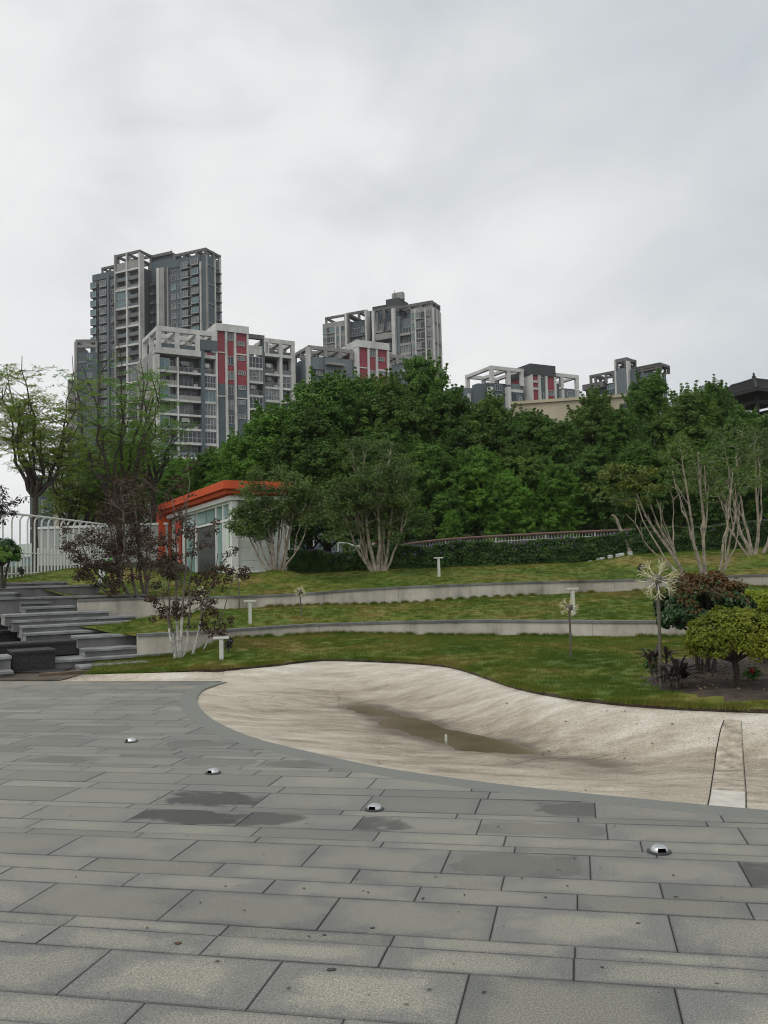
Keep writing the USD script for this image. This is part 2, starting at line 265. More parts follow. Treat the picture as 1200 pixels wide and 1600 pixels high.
M['ktrim'] = plain('kiosk_trim', (0.75, 0.76, 0.74), 0.5, noise=0.05)
M['kpane'] = plain('kiosk_pane', (0.20, 0.33, 0.30), 0.12, noise=0.1)
M['kdark'] = plain('kiosk_door_dark', (0.035, 0.040, 0.036), 0.25, noise=0.3)
M['slate'] = painted_wall('slate_render', (0.095, 0.122, 0.135), (0.05, 0.055, 0.055), 0.55, far=True)
M['slate_light'] = painted_wall('slate_render_light', (0.155, 0.185, 0.198), (0.07, 0.075, 0.075), 0.5, far=True)
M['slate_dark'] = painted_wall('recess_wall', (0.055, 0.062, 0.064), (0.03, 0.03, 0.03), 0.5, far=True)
M['bwhite'] = painted_wall('building_white', (0.60, 0.60, 0.57), (0.10, 0.098, 0.09), 0.6, far=True)
M['bgrey'] = painted_wall('building_grey', (0.30, 0.295, 0.28), (0.08, 0.08, 0.075), 0.6, far=True)
M['bframe'] = painted_wall('roof_frame_grey', (0.15, 0.145, 0.14), (0.04, 0.04, 0.04), 0.7, far=True)
M['bred'] = painted_wall('building_red', (0.27, 0.048, 0.062), (0.14, 0.03, 0.035), 0.35, far=True)
M['cream'] = painted_wall('cream_wall', (0.46, 0.41, 0.29), (0.2, 0.17, 0.12), 0.4, far=True)
M['wframe'] = plain('window_frame', (0.42, 0.44, 0.44), 0.5, noise=0.2, scale=0.6)
M['pane_dark'] = plain('pane_dark', (0.030, 0.036, 0.040), 0.12, noise=0.6, scale=0.5)
M['pane_mid'] = plain('pane_curtained', (0.13, 0.14, 0.14), 0.2, noise=0.5, scale=0.8)
M['pane_teal'] = plain('pane_teal', (0.10, 0.17, 0.18), 0.1, noise=0.3, scale=0.5)
M['rooftile'] = plain('black_roof_tile', (0.018, 0.018, 0.018), 0.7, noise=0.3, scale=6)
M['green'] = plain('green_sign', (0.10, 0.36, 0.08), 0.5, noise=0.05)
M['white'] = plain('white_panel', (0.72, 0.75, 0.74), 0.5, noise=0.06)
M['pale_green'] = painted_wall('pale_green_wall', (0.50, 0.58, 0.50), (0.3, 0.33, 0.28), 0.3)
M['wood'] = plain('planks', (0.10, 0.075, 0.045), 0.8, noise=0.5, scale=8)

# grass: ground and blades share colours that vary with the place
def grassmat(name, blade):
    N = {'g': ('geometry', {}), 'n': ('noise_texture', {'scale': 0.55, 'detail': 6.0, 'roughness': 0.62, 'distortion': 0.4}), 'n2': ('noise_texture', {'scale': 4.5, 'detail': 4.0, 'roughness': 0.65}),
         'a': ('math', {'math_type': 'multiply_add', 'value2': 0.30, 'value3': -0.155}), 'b': ('math', {'math_type': 'add'}),
         'r': ('rgb_ramp', {'ramp': [(0.30, (0.052, 0.092, 0.010)), (0.44, (0.082, 0.124, 0.014)), (0.53, (0.120, 0.137, 0.021)), (0.63, (0.172, 0.147, 0.038)), (0.78, (0.215, 0.158, 0.068))]}),
         'p': ('principled_bsdf', {'roughness': 0.75, 'specular_ior_level': 0.2})}
    K = [('g.position', 'n.vector'), ('g.position', 'n2.vector'), ('n2.fac', 'a.value1'), ('n.fac', 'b.value1'), ('a.value', 'b.value2'), ('b.value', 'r.fac'), ('r.color', 'p.base_color')]
    if blade:
        N |= {'t': ('translucent_bsdf', {}), 'x': ('mix_closure', {'fac': 0.3})}
        return mat(name, N, K + [('r.color', 't.color'), ('p.BSDF', 'x.closure1'), ('t.BSDF', 'x.closure2')], surface='x.closure')
    N['bp'] = ('bump', {'strength': 0.9, 'distance': 0.05}); K += [('n2.fac', 'bp.height'), ('bp.normal', 'p.normal')]
    return mat(name, N, K)
M['lawn'] = grassmat('lawn_ground', False)
M['blade'] = grassmat('grass_blade', True)

# basin concrete: pale trowelled concrete with streaky brown silt stains running along the basin
M['basin'] = mat('basin_concrete', {
    'g': ('geometry', {}), 'm': ('mapping', {'rotation': (0, 0, 0.05), 'scale': (0.8, 2.0, 1.0)}), 'n': ('noise_texture', {'scale': 1.5, 'detail': 12.0, 'roughness': 0.80, 'distortion': 0.25}),
    'sx': ('separate_xyz', {}), 'zr': ('map_range', {'from_min': -0.26, 'from_max': 0.1, 'to_min': -0.09, 'to_max': 0.17, 'clamp': True}), 'ad': ('math', {'math_type': 'add'}),
    'r': ('rgb_ramp', {'ramp': [(0.26, (0.125, 0.103, 0.072)), (0.40, (0.255, 0.217, 0.160)), (0.50, (0.368, 0.321, 0.248)), (0.62, (0.485, 0.437, 0.355)), (0.74, (0.61, 0.575, 0.505))]}),
    'f': ('noise_texture', {'scale': 48.0, 'detail': 5.0, 'roughness': 0.8}), 'fr': ('rgb_ramp', {'ramp': [(0.34, (0.50, 0.48, 0.45)), (0.48, (0.96, 0.96, 0.96)), (0.65, (1.15, 1.15, 1.15))]}), 'ml': ('mix', {'mix_type': 'multiply', 'fac': 1.0}),
    'n3': ('noise_texture', {'scale': 1.1, 'detail': 3.0}), 'n3m': ('math', {'math_type': 'multiply_add', 'value2': 0.09, 'value3': -0.045}), 'za': ('math', {'math_type': 'add'}),
    'wl': ('map_range', {'range_type': 'smoothstep', 'from_min': -0.244, 'from_max': -0.212, 'to_min': 0.75, 'to_max': 0.0, 'clamp': True}), 'wm': ('mix', {'color2': (0.075, 0.060, 0.042)}),
    'b': ('bump', {'strength': 0.45, 'distance': 0.012}), 'p': ('principled_bsdf', {'roughness': 0.82})}, [
    ('g.position', 'm.vector'), ('m.vector', 'n.vector'), ('g.position', 'sx.vector'), ('sx.z', 'zr.value'), ('n.fac', 'ad.value1'), ('zr.result', 'ad.value2'), ('ad.value', 'r.fac'),
    ('g.position', 'f.vector'), ('f.fac', 'fr.fac'), ('r.color', 'ml.color1'), ('fr.color', 'ml.color2'), ('g.position', 'n3.vector'), ('n3.fac', 'n3m.value1'), ('sx.z', 'za.value1'), ('n3m.value', 'za.value2'),
    ('za.value', 'wl.value'), ('wl.result', 'wm.fac'), ('ml.color', 'wm.color1'), ('wm.color', 'p.base_color'), ('f.fac', 'b.height'), ('b.normal', 'p.normal')])
M['channel'] = plain('channel_concrete', (0.34, 0.295, 0.23), 0.9, noise=0.5, scale=9, bump=0.08)
M['mortar_white'] = plain('white_mortar', (0.50, 0.475, 0.42), 0.85, noise=0.2, scale=8, bump=0.3)
M['water'] = mat('puddle_water', {
    'g': ('geometry', {}), 'n': ('noise_texture', {'scale': 1.6, 'detail': 3.0}), 'r': ('rgb_ramp', {'ramp': [(0.3, (0.085, 0.068, 0.043)), (0.7, (0.145, 0.118, 0.080))]}),
    'p': ('principled_bsdf', {'roughness': 0.10, 'ior': 1.33})}, [('g.position', 'n.vector'), ('n.fac', 'r.fac'), ('r.color', 'p.base_color')])
M['wall_grey'] = painted_wall('garden_wall_grey', (0.40, 0.42, 0.40), (0.2, 0.2, 0.18), 0.4)
M['leaf_bg3'] = leafmat('leaf_camphor', (0.071, 0.122, 0.025), (0.134, 0.234, 0.04), (0.309, 0.435, 0.074), nscale=0.8)

# ================================================================== GROUND
rng = np.random.default_rng(11)
SURF = []
class Surf:
    """height lookup over a grid of points"""
    def __init__(self, P):
        P = np.asarray(P); Q = P.reshape(-1, 3); self.f = LinearNDInterpolator(Q[:, :2], Q[:, 2]); SURF.append(self)
        e = np.vstack([P[0, :-1], P[:-1, -1], P[-1, :0:-1], P[:0:-1, 0]])[:, :2]; self.poly = Polygon(e).buffer(0)
    def z(self, x, y): return np.where(shapely.contains_xy(self.poly, x, y), self.f(x, y), np.nan)
def hit(px, py, surfs=None, _far=None, default=None, t0=3.0, t1=60.0):
    """where the sight line meets the built ground"""
    d = ray(px, py); t = np.arange(t0, t1, 0.03); p = EYE + d * t[:, None]; best = None
    for s in (surfs or SURF):
        z = s.z(p[:, 0], p[:, 1]); k = np.nonzero(p[:, 2] <= z)[0]
        k = k[~np.isnan(z[k])]
        if len(k) and (best is None or k[0] < best): best = k[0]
    if best is None:
        if default is not None: return default
        return hit(px, py + 2, surfs) if py < 1100 else at_z(px, py, 0)
    return p[best]
def zat(x, y):
    zs = [float(s.z(x, y)) for s in SURF]; zs = [z for z in zs if z == z]
    return max(zs) if zs else 0.0

# --- plaza outline: kerb curve along the basin, straight far edge on the left
kin_px = [(335, 1065), (300, 1075), (281, 1092), (283, 1106), (300, 1125), (335, 1145), (380, 1162), (450, 1180), (530, 1199), (610, 1214), (715, 1229), (800, 1240), (950, 1256), (1100, 1271), (1200, 1280)]
kin = np.array([at_z(*p)[:2] for p in kin_px])
ext = kin[-1] + (kin[-1] - kin[-3]) * np.array([[1.0], [2.2], [3.6]]) + np.array([[0, 0.03], [0, 0.12], [0, 0.3]])
kin = spline(np.vstack([kin, ext]), 160)
kline = LineString(kin)
band = kline.buffer(0.23, single_sided=True, cap_style=2)
if band.contains(Point(*(at_z(500, 1170)[:2]))): band = kline.buffer(-0.23, single_sided=True, cap_style=2)
far_l = at_z(-420, 1064)[:2]; far_r = at_z(335, 1064.5)[:2]
plaza_poly = Polygon([tuple(far_l), tuple(far_r)] + [tuple(p) for p in kin] + [(kin[-1][0], -6), (far_l[0], -6)]).buffer(0)
tile_area = plaza_poly.difference(band.buffer(0.004)).buffer(0)
if tile_area.geom_type == 'MultiPolygon': tile_area = max(tile_area.geoms, key=lambda g: g.area)

def prism_mesh(poly, z0, z1, chamfer=0.0, uvrect=None):
    c = np.array(poly.exterior.coords)[:-1]
    if Polygon(c).exterior.is_ccw is False: c = c[::-1]
    v2, f2 = trimesh.creation.triangulate_polygon(Polygon(c), engine='earcut')
    n = len(c); e = np.roll(c, -1, 0) - c; e /= np.linalg.norm(e, axis=1, keepdims=True) + 1e-9
    nrm = np.stack([e[:, 1], -e[:, 0]], 1); vn = nrm + np.roll(nrm, 1, 0); vn /= np.maximum(0.5, (vn ** 2).sum(1, keepdims=True) / 2)
    out = c + vn * chamfer
    V = np.vstack([np.c_[v2, np.full(len(v2), z1)], np.c_[c, np.full(n, z1)], np.c_[out, np.full(n, z1 - chamfer)], np.c_[out, np.full(n, z0)]]); b = len(v2)
    F = [f2]
    for k in range(2):
        i = np.arange(n); j = (i + 1) % n; a = b + k * n
        F.append(np.stack([a + n + i, a + n + j, a + j], 1)); F.append(np.stack([a + n + i, a + j, a + i], 1))
    # earcut orientation
    t = v2[f2[0]] if len(f2) else None
    if t is not None and np.cross(t[1] - t[0], t[2] - t[0]) < 0: F[0] = f2[:, ::-1]
    uv = None
    if uvrect is not None:
        u0, u1, w0, w1, R = uvrect; q = V[:, :2] @ R.T; uv = np.stack([(q[:, 0] - u0) / (u1 - u0), (q[:, 1] - w0) / (w1 - w0)], 1)
    return V, np.vstack(F), uv

plaza = thing('plaza', 'grey granite paved plaza in the foreground', None, kind='structure')
plaza.SetCustomDataByKey('kind', 'structure')
bed = prism_mesh(plaza_poly, -0.10, -0.0042)
obj('mortar_bed', bed[:2], M['mortar'], plaza)

YAW = math.radians(12.17); cy, sy = math.cos(YAW), math.sin(YAW)
RT = np.array([[cy, -sy], [sy, cy]])                      # world xy -> slab frame (u along the rows, v away)
TL = 0.80
rows = [1.5, 1.93, 2.14, 2.42, 2.85, 3.06, 3.275, 3.715, 3.925, 4.045, 4.468, 4.678, 4.902, 5.312, 5.422, 5.632, 5.985, 6.10, 6.52, 6.72, 7.08, 7.28, 7.39, 7.70, 7.82, 8.03, 8.14]
pat = [0.42, 0.21, 0.11, 0.42, 0.21, 0.22, 0.41, 0.11, 0.21, 0.36, 0.11]
k = 0
while rows[-1] < 22: rows.append(rows[-1] + pat[k % len(pat)]); k += 1
phase_px = {3: (90, 1597), 5: (0 + 600 / 3, 1300 + 880 / 3), 6: (175, 1482.5), 7: (285 / 3, 1300 + 440 / 3), 9: (260 / 3, 1300 + 243 / 3), 8: (350 / 3, 1300 + 398 / 3), 10: (650 / 3, 1300 + 197 / 3), 11: (447 / 3, 1300 + 130 / 3), 12: (380 / 3, 1300 + 22 / 3),
            13: (660 / 3, 1300 + 12 / 3), 14: (800 + 600 / 3, 1300 + 40 / 3)}
def uvof(p): return RT @ np.asarray(p)[:2]
wetpts = {'paver_wet': [(270, 1244), (330, 1275)], 'paver_wet_left': [(400, 1245), (430, 1278), (690, 1288), (1180, 1362)],
          'paver_wet_right': [(770, 1262), (1190, 1302), (580, 1290)],
          'paver_damp': [(930, 1292), (40, 1147), (90, 1148), (440, 1188), (330, 1190), (60, 1080), (110, 1080), (200, 1078), (50, 1107), (30, 1186), (330, 1166), (900, 1340)]}
wetuv = {m: [uvof(at_z(*p)) for p in ps] for m, ps in wetpts.items()}
tiles = []
for r in range(len(rows) - 1):
    w0, w1 = rows[r], rows[r + 1]
    ph = uvof(at_z(*phase_px[r]))[0] % TL if r in phase_px else rng.uniform(0, TL)
    for kk in range(-28, 14):
        u0 = ph + kk * TL; u1 = u0 + TL
        rect = Polygon([tuple(RT.T @ np.array(q)) for q in ((u0 + .0048, w0 + .0048), (u1 - .0048, w0 + .0048), (u1 - .0048, w1 - .0048), (u0 + .0048, w1 - .0048))])
        g = rect.intersection(tile_area)
        for gg in (getattr(g, 'geoms', [g])):
            if gg.geom_type != 'Polygon' or gg.area < 0.004: continue
            c = np.array(gg.centroid.coords[0]); dd = np.r_[c, 0] - EYE; dep = dd @ CF
            if dep < 1.2: continue
            px, py = 600 + FPX * (dd @ CR) / dep, 800 - FPX * (dd @ CU) / dep
            if px < -260 or px > 1460 or py > 1760: continue
            size = gg.area * FPX ** 2 * 1.63 / dep ** 3
            tiles.append((size if -40 < px < 1240 and py < 1640 else 0, gg.simplify(0.002), (u0, u1, w0, w1, RT), r))
tiles.sort(key=lambda t: -t[0])
rest = MB(); restuv = []
def wet_of(rect):
    u0, u1, w0, w1, _ = rect
    for m, ps in wetuv.items():
        if any(u0 <= p[0] <= u1 and w0 <= p[1] <= w1 for p in ps): return m
    return 'paver'
for i, (size, g, rect, r) in enumerate(tiles):
    dz = rng.uniform(-0.0016, 0.0006)
    v, f, uv = prism_mesh(g, -0.02, dz, 0.0022, rect)
    m = wet_of(rect)
    if i < 300 or m != 'paver': obj('paver', (v, f), M[m], plaza, uv=uv)
    else: rest.add(v, f); restuv.append(uv)
if rest.n: data(obj('far_pavers', rest, M['paver'], plaza, uv=np.vstack(restuv)), kind='stuff')
# kerb band stones
kl = kline.length; nk = 15
kin2 = np.array(band.exterior.coords)
for i in range(nk):
    s0, s1 = kl * i / nk + .002, kl * (i + 1) / nk - .002
    inner = [kline.interpolate(s) for s in np.linspace(s0, s1, 10)]
    inner = np.array([p.coords[0] for p in inner]); t = np.gradient(inner, axis=0); t /= np.linalg.norm(t, axis=1, keepdims=True)
    n_ = np.stack([t[:, 1], -t[:, 0]], 1)
    if band.contains(Point(*(inner[5] - 0.1 * n_[5]))): n_ = -n_
    outer = inner + n_ * 0.228
    g = Polygon(np.vstack([inner, outer[::-1]])).buffer(0)
    if g.geom_type != 'Polygon' or g.area < .01: continue
    v, f, uv = prism_mesh(g.simplify(.001), -0.06, 0.001 + rng.uniform(-.001, .001), 0.003)
    obj('kerb_stone', (v, f), M['kerb'], plaza)
stain = thing('rust_stain', 'small round rust-brown stain on a paving slab at the front left', 'stain', at_z(278, 1474) + [0, 0, .001])
a = np.linspace(0, 2 * np.pi, 20, endpoint=False)
obj('spot', prism_mesh(Polygon(np.stack([np.cos(a) * .016 * (1 + .2 * np.sin(3 * a)), np.sin(a) * .013], 1)), -0.001, 0.0015)[:2], plain('rust', (0.08, 0.045, 0.02), 0.9, noise=.6, scale=90), stain)
for (px, py, lab, ww) in ((518, 1515, 'dark flat spot of gum on the large slab in the front middle', .020), (507, 1461, 'tiny dark dot on a narrow slab left of the front middle', .009), (582, 1450, 'thin dark leaf scrap on a slab near the front middle', .012)):
    o = thing('gum_spot', lab, 'spot', at_z(px, py) + [0, 0, .001])
    obj('spot', prism_mesh(Polygon(np.stack([np.cos(a) * ww, np.sin(a) * ww * .75 * (1 + .15 * np.sin(2 * a + 1))], 1)), -0.001, 0.0012)[:2], M['black'], o)

# --- dry basin
ZR = 0.10
rim_px = [(352, 1048.5), (400, 1044), (440, 1040), (500, 1033.5), (570, 1034.5), (630, 1037), (690, 1042), (720, 1048), (750, 1058), (800, 1075), (860, 1088.5), (950, 1101), (1050, 1109), (1140, 1113), (1200, 1115)]
val = [(345, 1066, -0.011), (372, 1069, -0.029), (405, 1071, -0.05), (445, 1076, -0.086), (500, 1086, -0.144), (545, 1100, -0.227), (600, 1116, -0.248), (660, 1134, -0.256), (720, 1150, -0.259), (790, 1167, -0.253), (880, 1182, -0.238), (1000, 1195, -0.22), (1120, 1205, -0.209), (1200, 1209, -0.205)]
rim = np.array([at_z(*p, ZR) for p in rim_px]); valw = np.array([at_z(x, y, z) for x, y, z in val])
kin3 = np.c_[kin, np.full(len(kin), -0.004)]
def extend(P, n=3, step=(1.2, 2.6, 4.2)):
    d = P[-1] - P[-3]; d[2] = 0; d /= np.linalg.norm(d); return np.vstack([P] + [P[-1] + d * s for s in step])
rimE, valE = extend(rim), extend(valw)
NS, NT = 180, 46
nearS, valS, rimS = resample(kin3, NS), resample(spline(valE, 400), NS), resample(spline(rimE, 400), NS)
# common parameter by the right-hand ends: keep the picks in step by arc fraction
def by_knots(P, knots, n): return resample(P, n)
t1 = np.linspace(0, 1, NT // 2, endpoint=False)[:, None, None]; t2 = np.linspace(0, 1, NT - NT // 2)[:, None, None]
A = nearS[None] * (1 - t1) + valS[None] * t1
A[..., 2] = nearS[None, :, 2] * (1 - t1[..., 0]) ** 1.5 + valS[None, :, 2] * (1 - (1 - t1[..., 0]) ** 1.5)
B = valS[None] * (1 - t2) + rimS[None] * t2
s_ = t2[..., 0]; prof = 0.30 * s_ + 0.70 * (3 * s_ ** 2 - 2 * s_ ** 3)
B[..., 2] = valS[None, :, 2] * (1 - prof) + rimS[None, :, 2] * prof
PB = np.concatenate([A, B], 0)
wob = np.sin(np.linspace(0, 1, NT) * np.pi)[:, None] ** 0.5
import meshkit
PB[..., 2] += wob * (meshkit.fbm(np.dstack([PB[..., 0] * 1.1, PB[..., 1] * 1.1, PB[..., 0] * 0]), 4, 5) - .5) * 0.06
basin = thing('dry_basin', 'pale concrete dry pond basin beside the plaza', None, kind='structure')
obj('basin_floor', MB().grid(PB), M['basin'], basin, smooth=True)
SB = Surf(PB)
# pale concrete strip along the far edge of the plaza
strip_n = np.array([at_z(x, 1064.2 - 0.0 * x, -0.006) for x in np.linspace(92, 350, 24)])
strip_f = np.array([at_z(x, y, ZR) for x, y in zip(np.linspace(128, 356, 24), np.interp(np.linspace(128, 356, 24), [128, 200, 260, 356], [1054, 1052.5, 1051, 1048]))])
tt = np.linspace(0, 1, 8)[:, None, None]; PS = strip_n[None] * (1 - tt) + strip_f[None] * tt
PS[..., 2] = -0.006 + (ZR + .006) * np.linspace(0, 1, 8)[:, None] ** 1.2
obj('basin_margin', MB().grid(PS), M['basin'], basin, smooth=True)
Surf(PS)
# puddle: a level sheet of water that the basin floor cuts to shape
WZ = -0.241
pc = np.array([at_z(x, y, WZ)[:2] for x, y in ((545, 1095), (640, 1110), (740, 1140), (880, 1176), (900, 1190), (760, 1185), (640, 1160), (545, 1125))])
wpoly = Polygon(pc).buffer(0.35)
data(obj('puddle', prism_mesh(wpoly, WZ - .001, WZ)[:2], M['water']), kind='structure')
# drain channel crossing the basin on the right
ch_l = [(1106, 1269), (1112, 1240), (1117, 1205), (1120, 1180), (1127, 1145), (1133, 1126)]; ch_r = [(1164, 1274), (1164, 1240), (1162, 1210), (1160, 1180), (1158, 1145), (1157, 1127)]
def drape(px, py, up): return hit(px, py, [SB], default=at_z(px, py, ZR)) + [0, 0, up]
cl, cr = resample([drape(*p, .016) for p in ch_l], 30), resample([drape(*p, .016) for p in ch_r], 30)
tt = np.linspace(0, 1, 8)[:, None, None]
def strip(a_, b_, name, m, up=0.0):
    P = a_[None] * (1 - tt) + b_[None] * tt; zz = SB.z(P[..., 0], P[..., 1]); P[..., 2] = np.where(np.isnan(zz), P[..., 2], zz + .014 + up)
    Q = np.concatenate([P[:1] - [0, 0, .05], P, P[-1:] - [0, 0, .05]]); obj(name, MB().grid(Q), m, basin)
strip(cl[:10], cr[:10], 'mortar_patch', M['mortar_white']); strip(cl[9:] + [0, 0.004, 0], cr[9:] + [0, 0.004, 0], 'drain_channel', M['channel'], -.003)
g1 = cl.copy(); g1 = g1[~np.isnan(SB.z(g1[:, 0], g1[:, 1]))]; g1[:, 2] = SB.z(g1[:, 0], g1[:, 1]) + .004
obj('channel_joint', MB().tube(g1 + [-.012, 0, -.002], .0045, 4), M['mortar'], basin)
g2 = cr[:].copy(); g2 = g2[~np.isnan(SB.z(g2[:, 0], g2[:, 1]))]; g2[:, 2] = SB.z(g2[:, 0], g2[:, 1]) + .002
obj('channel_joint', MB().tube(g2 + [.010, 0, -.002], .0035, 4), M['mortar'], basin)
p = hit(697, 1160, [SB]); st = thing('marker_stake', 'short pale stake standing at the edge of the puddle', 'stake', p)
obj('stake', MB().cbox(-.013, .013, -.013, .013, -.1, .085, .003), M['cream_paint'], st)

# --- lawns and retaining walls
def sm(a_, b_, x): t = np.clip((x - a_) / (b_ - a_), 0, 1); return t * t * (3 - 2 * t)
def wl(pts, z): return np.array([at_z(x, y, zz) for (x, y), zz in zip(pts, z)])
w1_top_px = [(215, 991), (330, 985), (480, 975.5), (600, 971.5), (740, 969), (900, 969.5), (1040, 970), (1200, 970)]
w1 = wl(w1_top_px, [.58] * 8)
w1 = spline(extend(w1, 2, (1.5, 4.0, 7.0)), 90)
w1[:, 2] = .58
w2_px = [(120, 937), (250, 933), (400, 930), (500, 925), (600, 918), (740, 912), (900, 907), (1040, 903.5), (1140, 899), (1200, 897)]
w2Y = [21.4, 21.7, 22.4, 23.0, 23.6, 24.2, 24.6, 24.7, 24.6, 24.5]
w2 = np.array([at_y(x, y, Y) for (x, y), Y in zip(w2_px, w2Y)]); w2 = spline(extend(w2, 2, (1.5, 4.0, 8.0)), 90)
base1_px = [(220, 1003.5), (330, 998), (400, 996.5), (560, 990), (740, 993), (900, 995), (1040, 997), (1200, 998)]
base2_px = [(130, 950), (300, 953), (400, 950), (500, 946), (600, 944), (740, 935), (840, 929.5), (950, 926), (1040, 923), (1200, 918)]
def basez(wall, px):
    out = []
    for x, y in px:
        d = ray(x, y); t = np.arange(10, 40, .02); p = EYE + d * t[:, None]; wy = np.interp(p[:, 0], wall[:, 0], wall[:, 1]); k = np.argmax(p[:, 1] >= wy); out.append(p[k])
    out = np.array(out); return np.interp(wall[:, 0], out[:, 0], out[:, 2])
b1z, b2z = basez(w1, base1_px), basez(w2, base2_px)
def noise2(P, s, a, seed): P[..., 2] += (meshkit.fbm(np.dstack([P[..., 0] * s, P[..., 1] * s, 0 * P[..., 0]]), 4, seed) - .5) * a
def ruled(Ps, n, m, bow=0.0):
    """surface through the lines Ps (each resampled to m), n rows between neighbours"""
    Ps = [resample(p, m) for p in Ps]; out = []
    for a_, b_ in zip(Ps[:-1], Ps[1:]):
        t = np.linspace(0, 1, n, endpoint=False)[:, None, None]; out.append(a_[None] * (1 - t) + b_[None] * t)
    return np.concatenate(out + [Ps[-1][None]])
rimL = np.vstack([[at_z(x, y, ZR) for x, y in ((140, 1053), (200, 1051.5), (260, 1050.5), (310, 1049.5))], rimE])
rimL = spline(rimL, 200); rimL[:, 2] = ZR + .045
w1b = w1.copy(); w1b[:, 2] = b1z
w1b = np.vstack([w1b[:1] + (w1b[:1] - w1b[1:2]) / np.linalg.norm(w1b[0] - w1b[1]) * .8, w1b])
P1 = ruled([rimL, w1b], 26, 140)
# lawn bank: steep lip by the rim, then an even slope
f_ = np.linspace(0, 1, len(P1))[:, None]
P1[..., 2] = P1[0:1, :, 2] * (1 - f_ ** .85) + P1[-1:, :, 2] * f_ ** .85
P1[..., 2] += np.sin(f_ * np.pi) * .06
noise2(P1, .9, .06, 3)
P1[0, :, 2] = ZR + .045
wl_ = 1 - sm(-4.5, -3.0, P1[..., 0]); P1[..., 2] = P1[..., 2] * (1 - wl_) + np.minimum(P1[..., 2], .09) * wl_
lawn1 = thing('lower_lawn', 'lower grass bank between the basin and the first retaining wall', None, kind='structure')
obj('turf', MB().grid(P1), M['lawn'], lawn1, smooth=True)
lip = np.stack([P1[0] - [0, 0, .0], P1[0] + [0, .012, -.16]]); obj('soil_edge', MB().grid(lip), M['soil'], lawn1)
S1 = Surf(P1)
def offset(P, d):
    t = np.gradient(P[:, :2], axis=0); t /= np.linalg.norm(t, axis=1, keepdims=True); Q = P.copy(); Q[:, :2] += np.stack([-t[:, 1], t[:, 0]], 1) * d; return Q
w1back = offset(w1, .22); w1back[:, 2] = .565
w2b = w2.copy(); w2b[:, 2] = b2z
w2b = np.vstack([w2b[:1] + [-.9, -.25, -.02], w2b])
P2 = ruled([w1back, w2b], 26, 120); f_ = np.linspace(0, 1, len(P2))[:, None]
P2[..., 2] += np.sin(f_ * np.pi) * .05; noise2(P2, .8, .07, 8)
wl_ = 1 - sm(-5.9, -4.2, P2[..., 0]); P2[..., 2] -= wl_ * np.linspace(.05, .30, len(P2))[:, None]
for x, y, Y, h, r in ((1110, 924, 23.0, .36, 1.5), (232, 950, 20.6, .12, .7)):
    c = at_y(x, y, Y); P2[..., 2] += h * np.exp(-((P2[..., 0] - c[0]) ** 2 + (P2[..., 1] - c[1]) ** 2) / (r * r) * 1.6)
lawn2 = thing('middle_lawn', 'middle grass terrace between the two retaining walls', None, kind='structure')
obj('turf', MB().grid(P2), M['lawn'], lawn2, smooth=True); S2 = Surf(P2)
back3 = [(-260, 912, 26), (0, 904, 26), (90, 898, 29), (165, 893, 32), (262, 898, 30), (365, 896.5, 28.2), (480, 897.5, 28), (600, 890.5, 28.4), (700, 886.5, 29), (800, 883.5, 29.5), (900, 880, 30), (960, 873, 30), (1010, 866, 30.2), (1100, 861, 30.2), (1200, 856, 30.2), (1420, 850, 30)]
b3 = np.array([at_y(*p) for p in back3])
w2back = offset(w2, .22); w2back[:, 2] -= .02
front3 = np.vstack([[at_y(-300, 926, 22.6), at_y(0, 921, 22.4), at_y(60, 917, 22.3)], w2back])
beyond = b3 + [0, 2.6, .06]
P3 = ruled([front3, b3, beyond], 18, 140); noise2(P3, .7, .08, 21)
mounds = [(432, 890, 27.2, .26, .9), (590, 893, 27.0, .22, .9), (985, 872, 28.8, .28, 1.0), (1185, 866, 28.0, .30, 1.2), (190, 884, 27.5, .5, 1.7), (130, 893, 28.5, .3, 1.5)]
for x, y, Y, h, r in mounds:
    c = at_y(x, y, Y); d2 = (P3[..., 0] - c[0]) ** 2 + (P3[..., 1] - c[1]) ** 2; P3[..., 2] += h * np.exp(-d2 / (r * r) * 1.6) * .8
lawn3 = thing('upper_lawn', 'upper grass terrace in front of the hedge and the kiosk', None, kind='structure')
obj('turf', MB().grid(P3), M['lawn'], lawn3, smooth=True); S3 = Surf(P3)

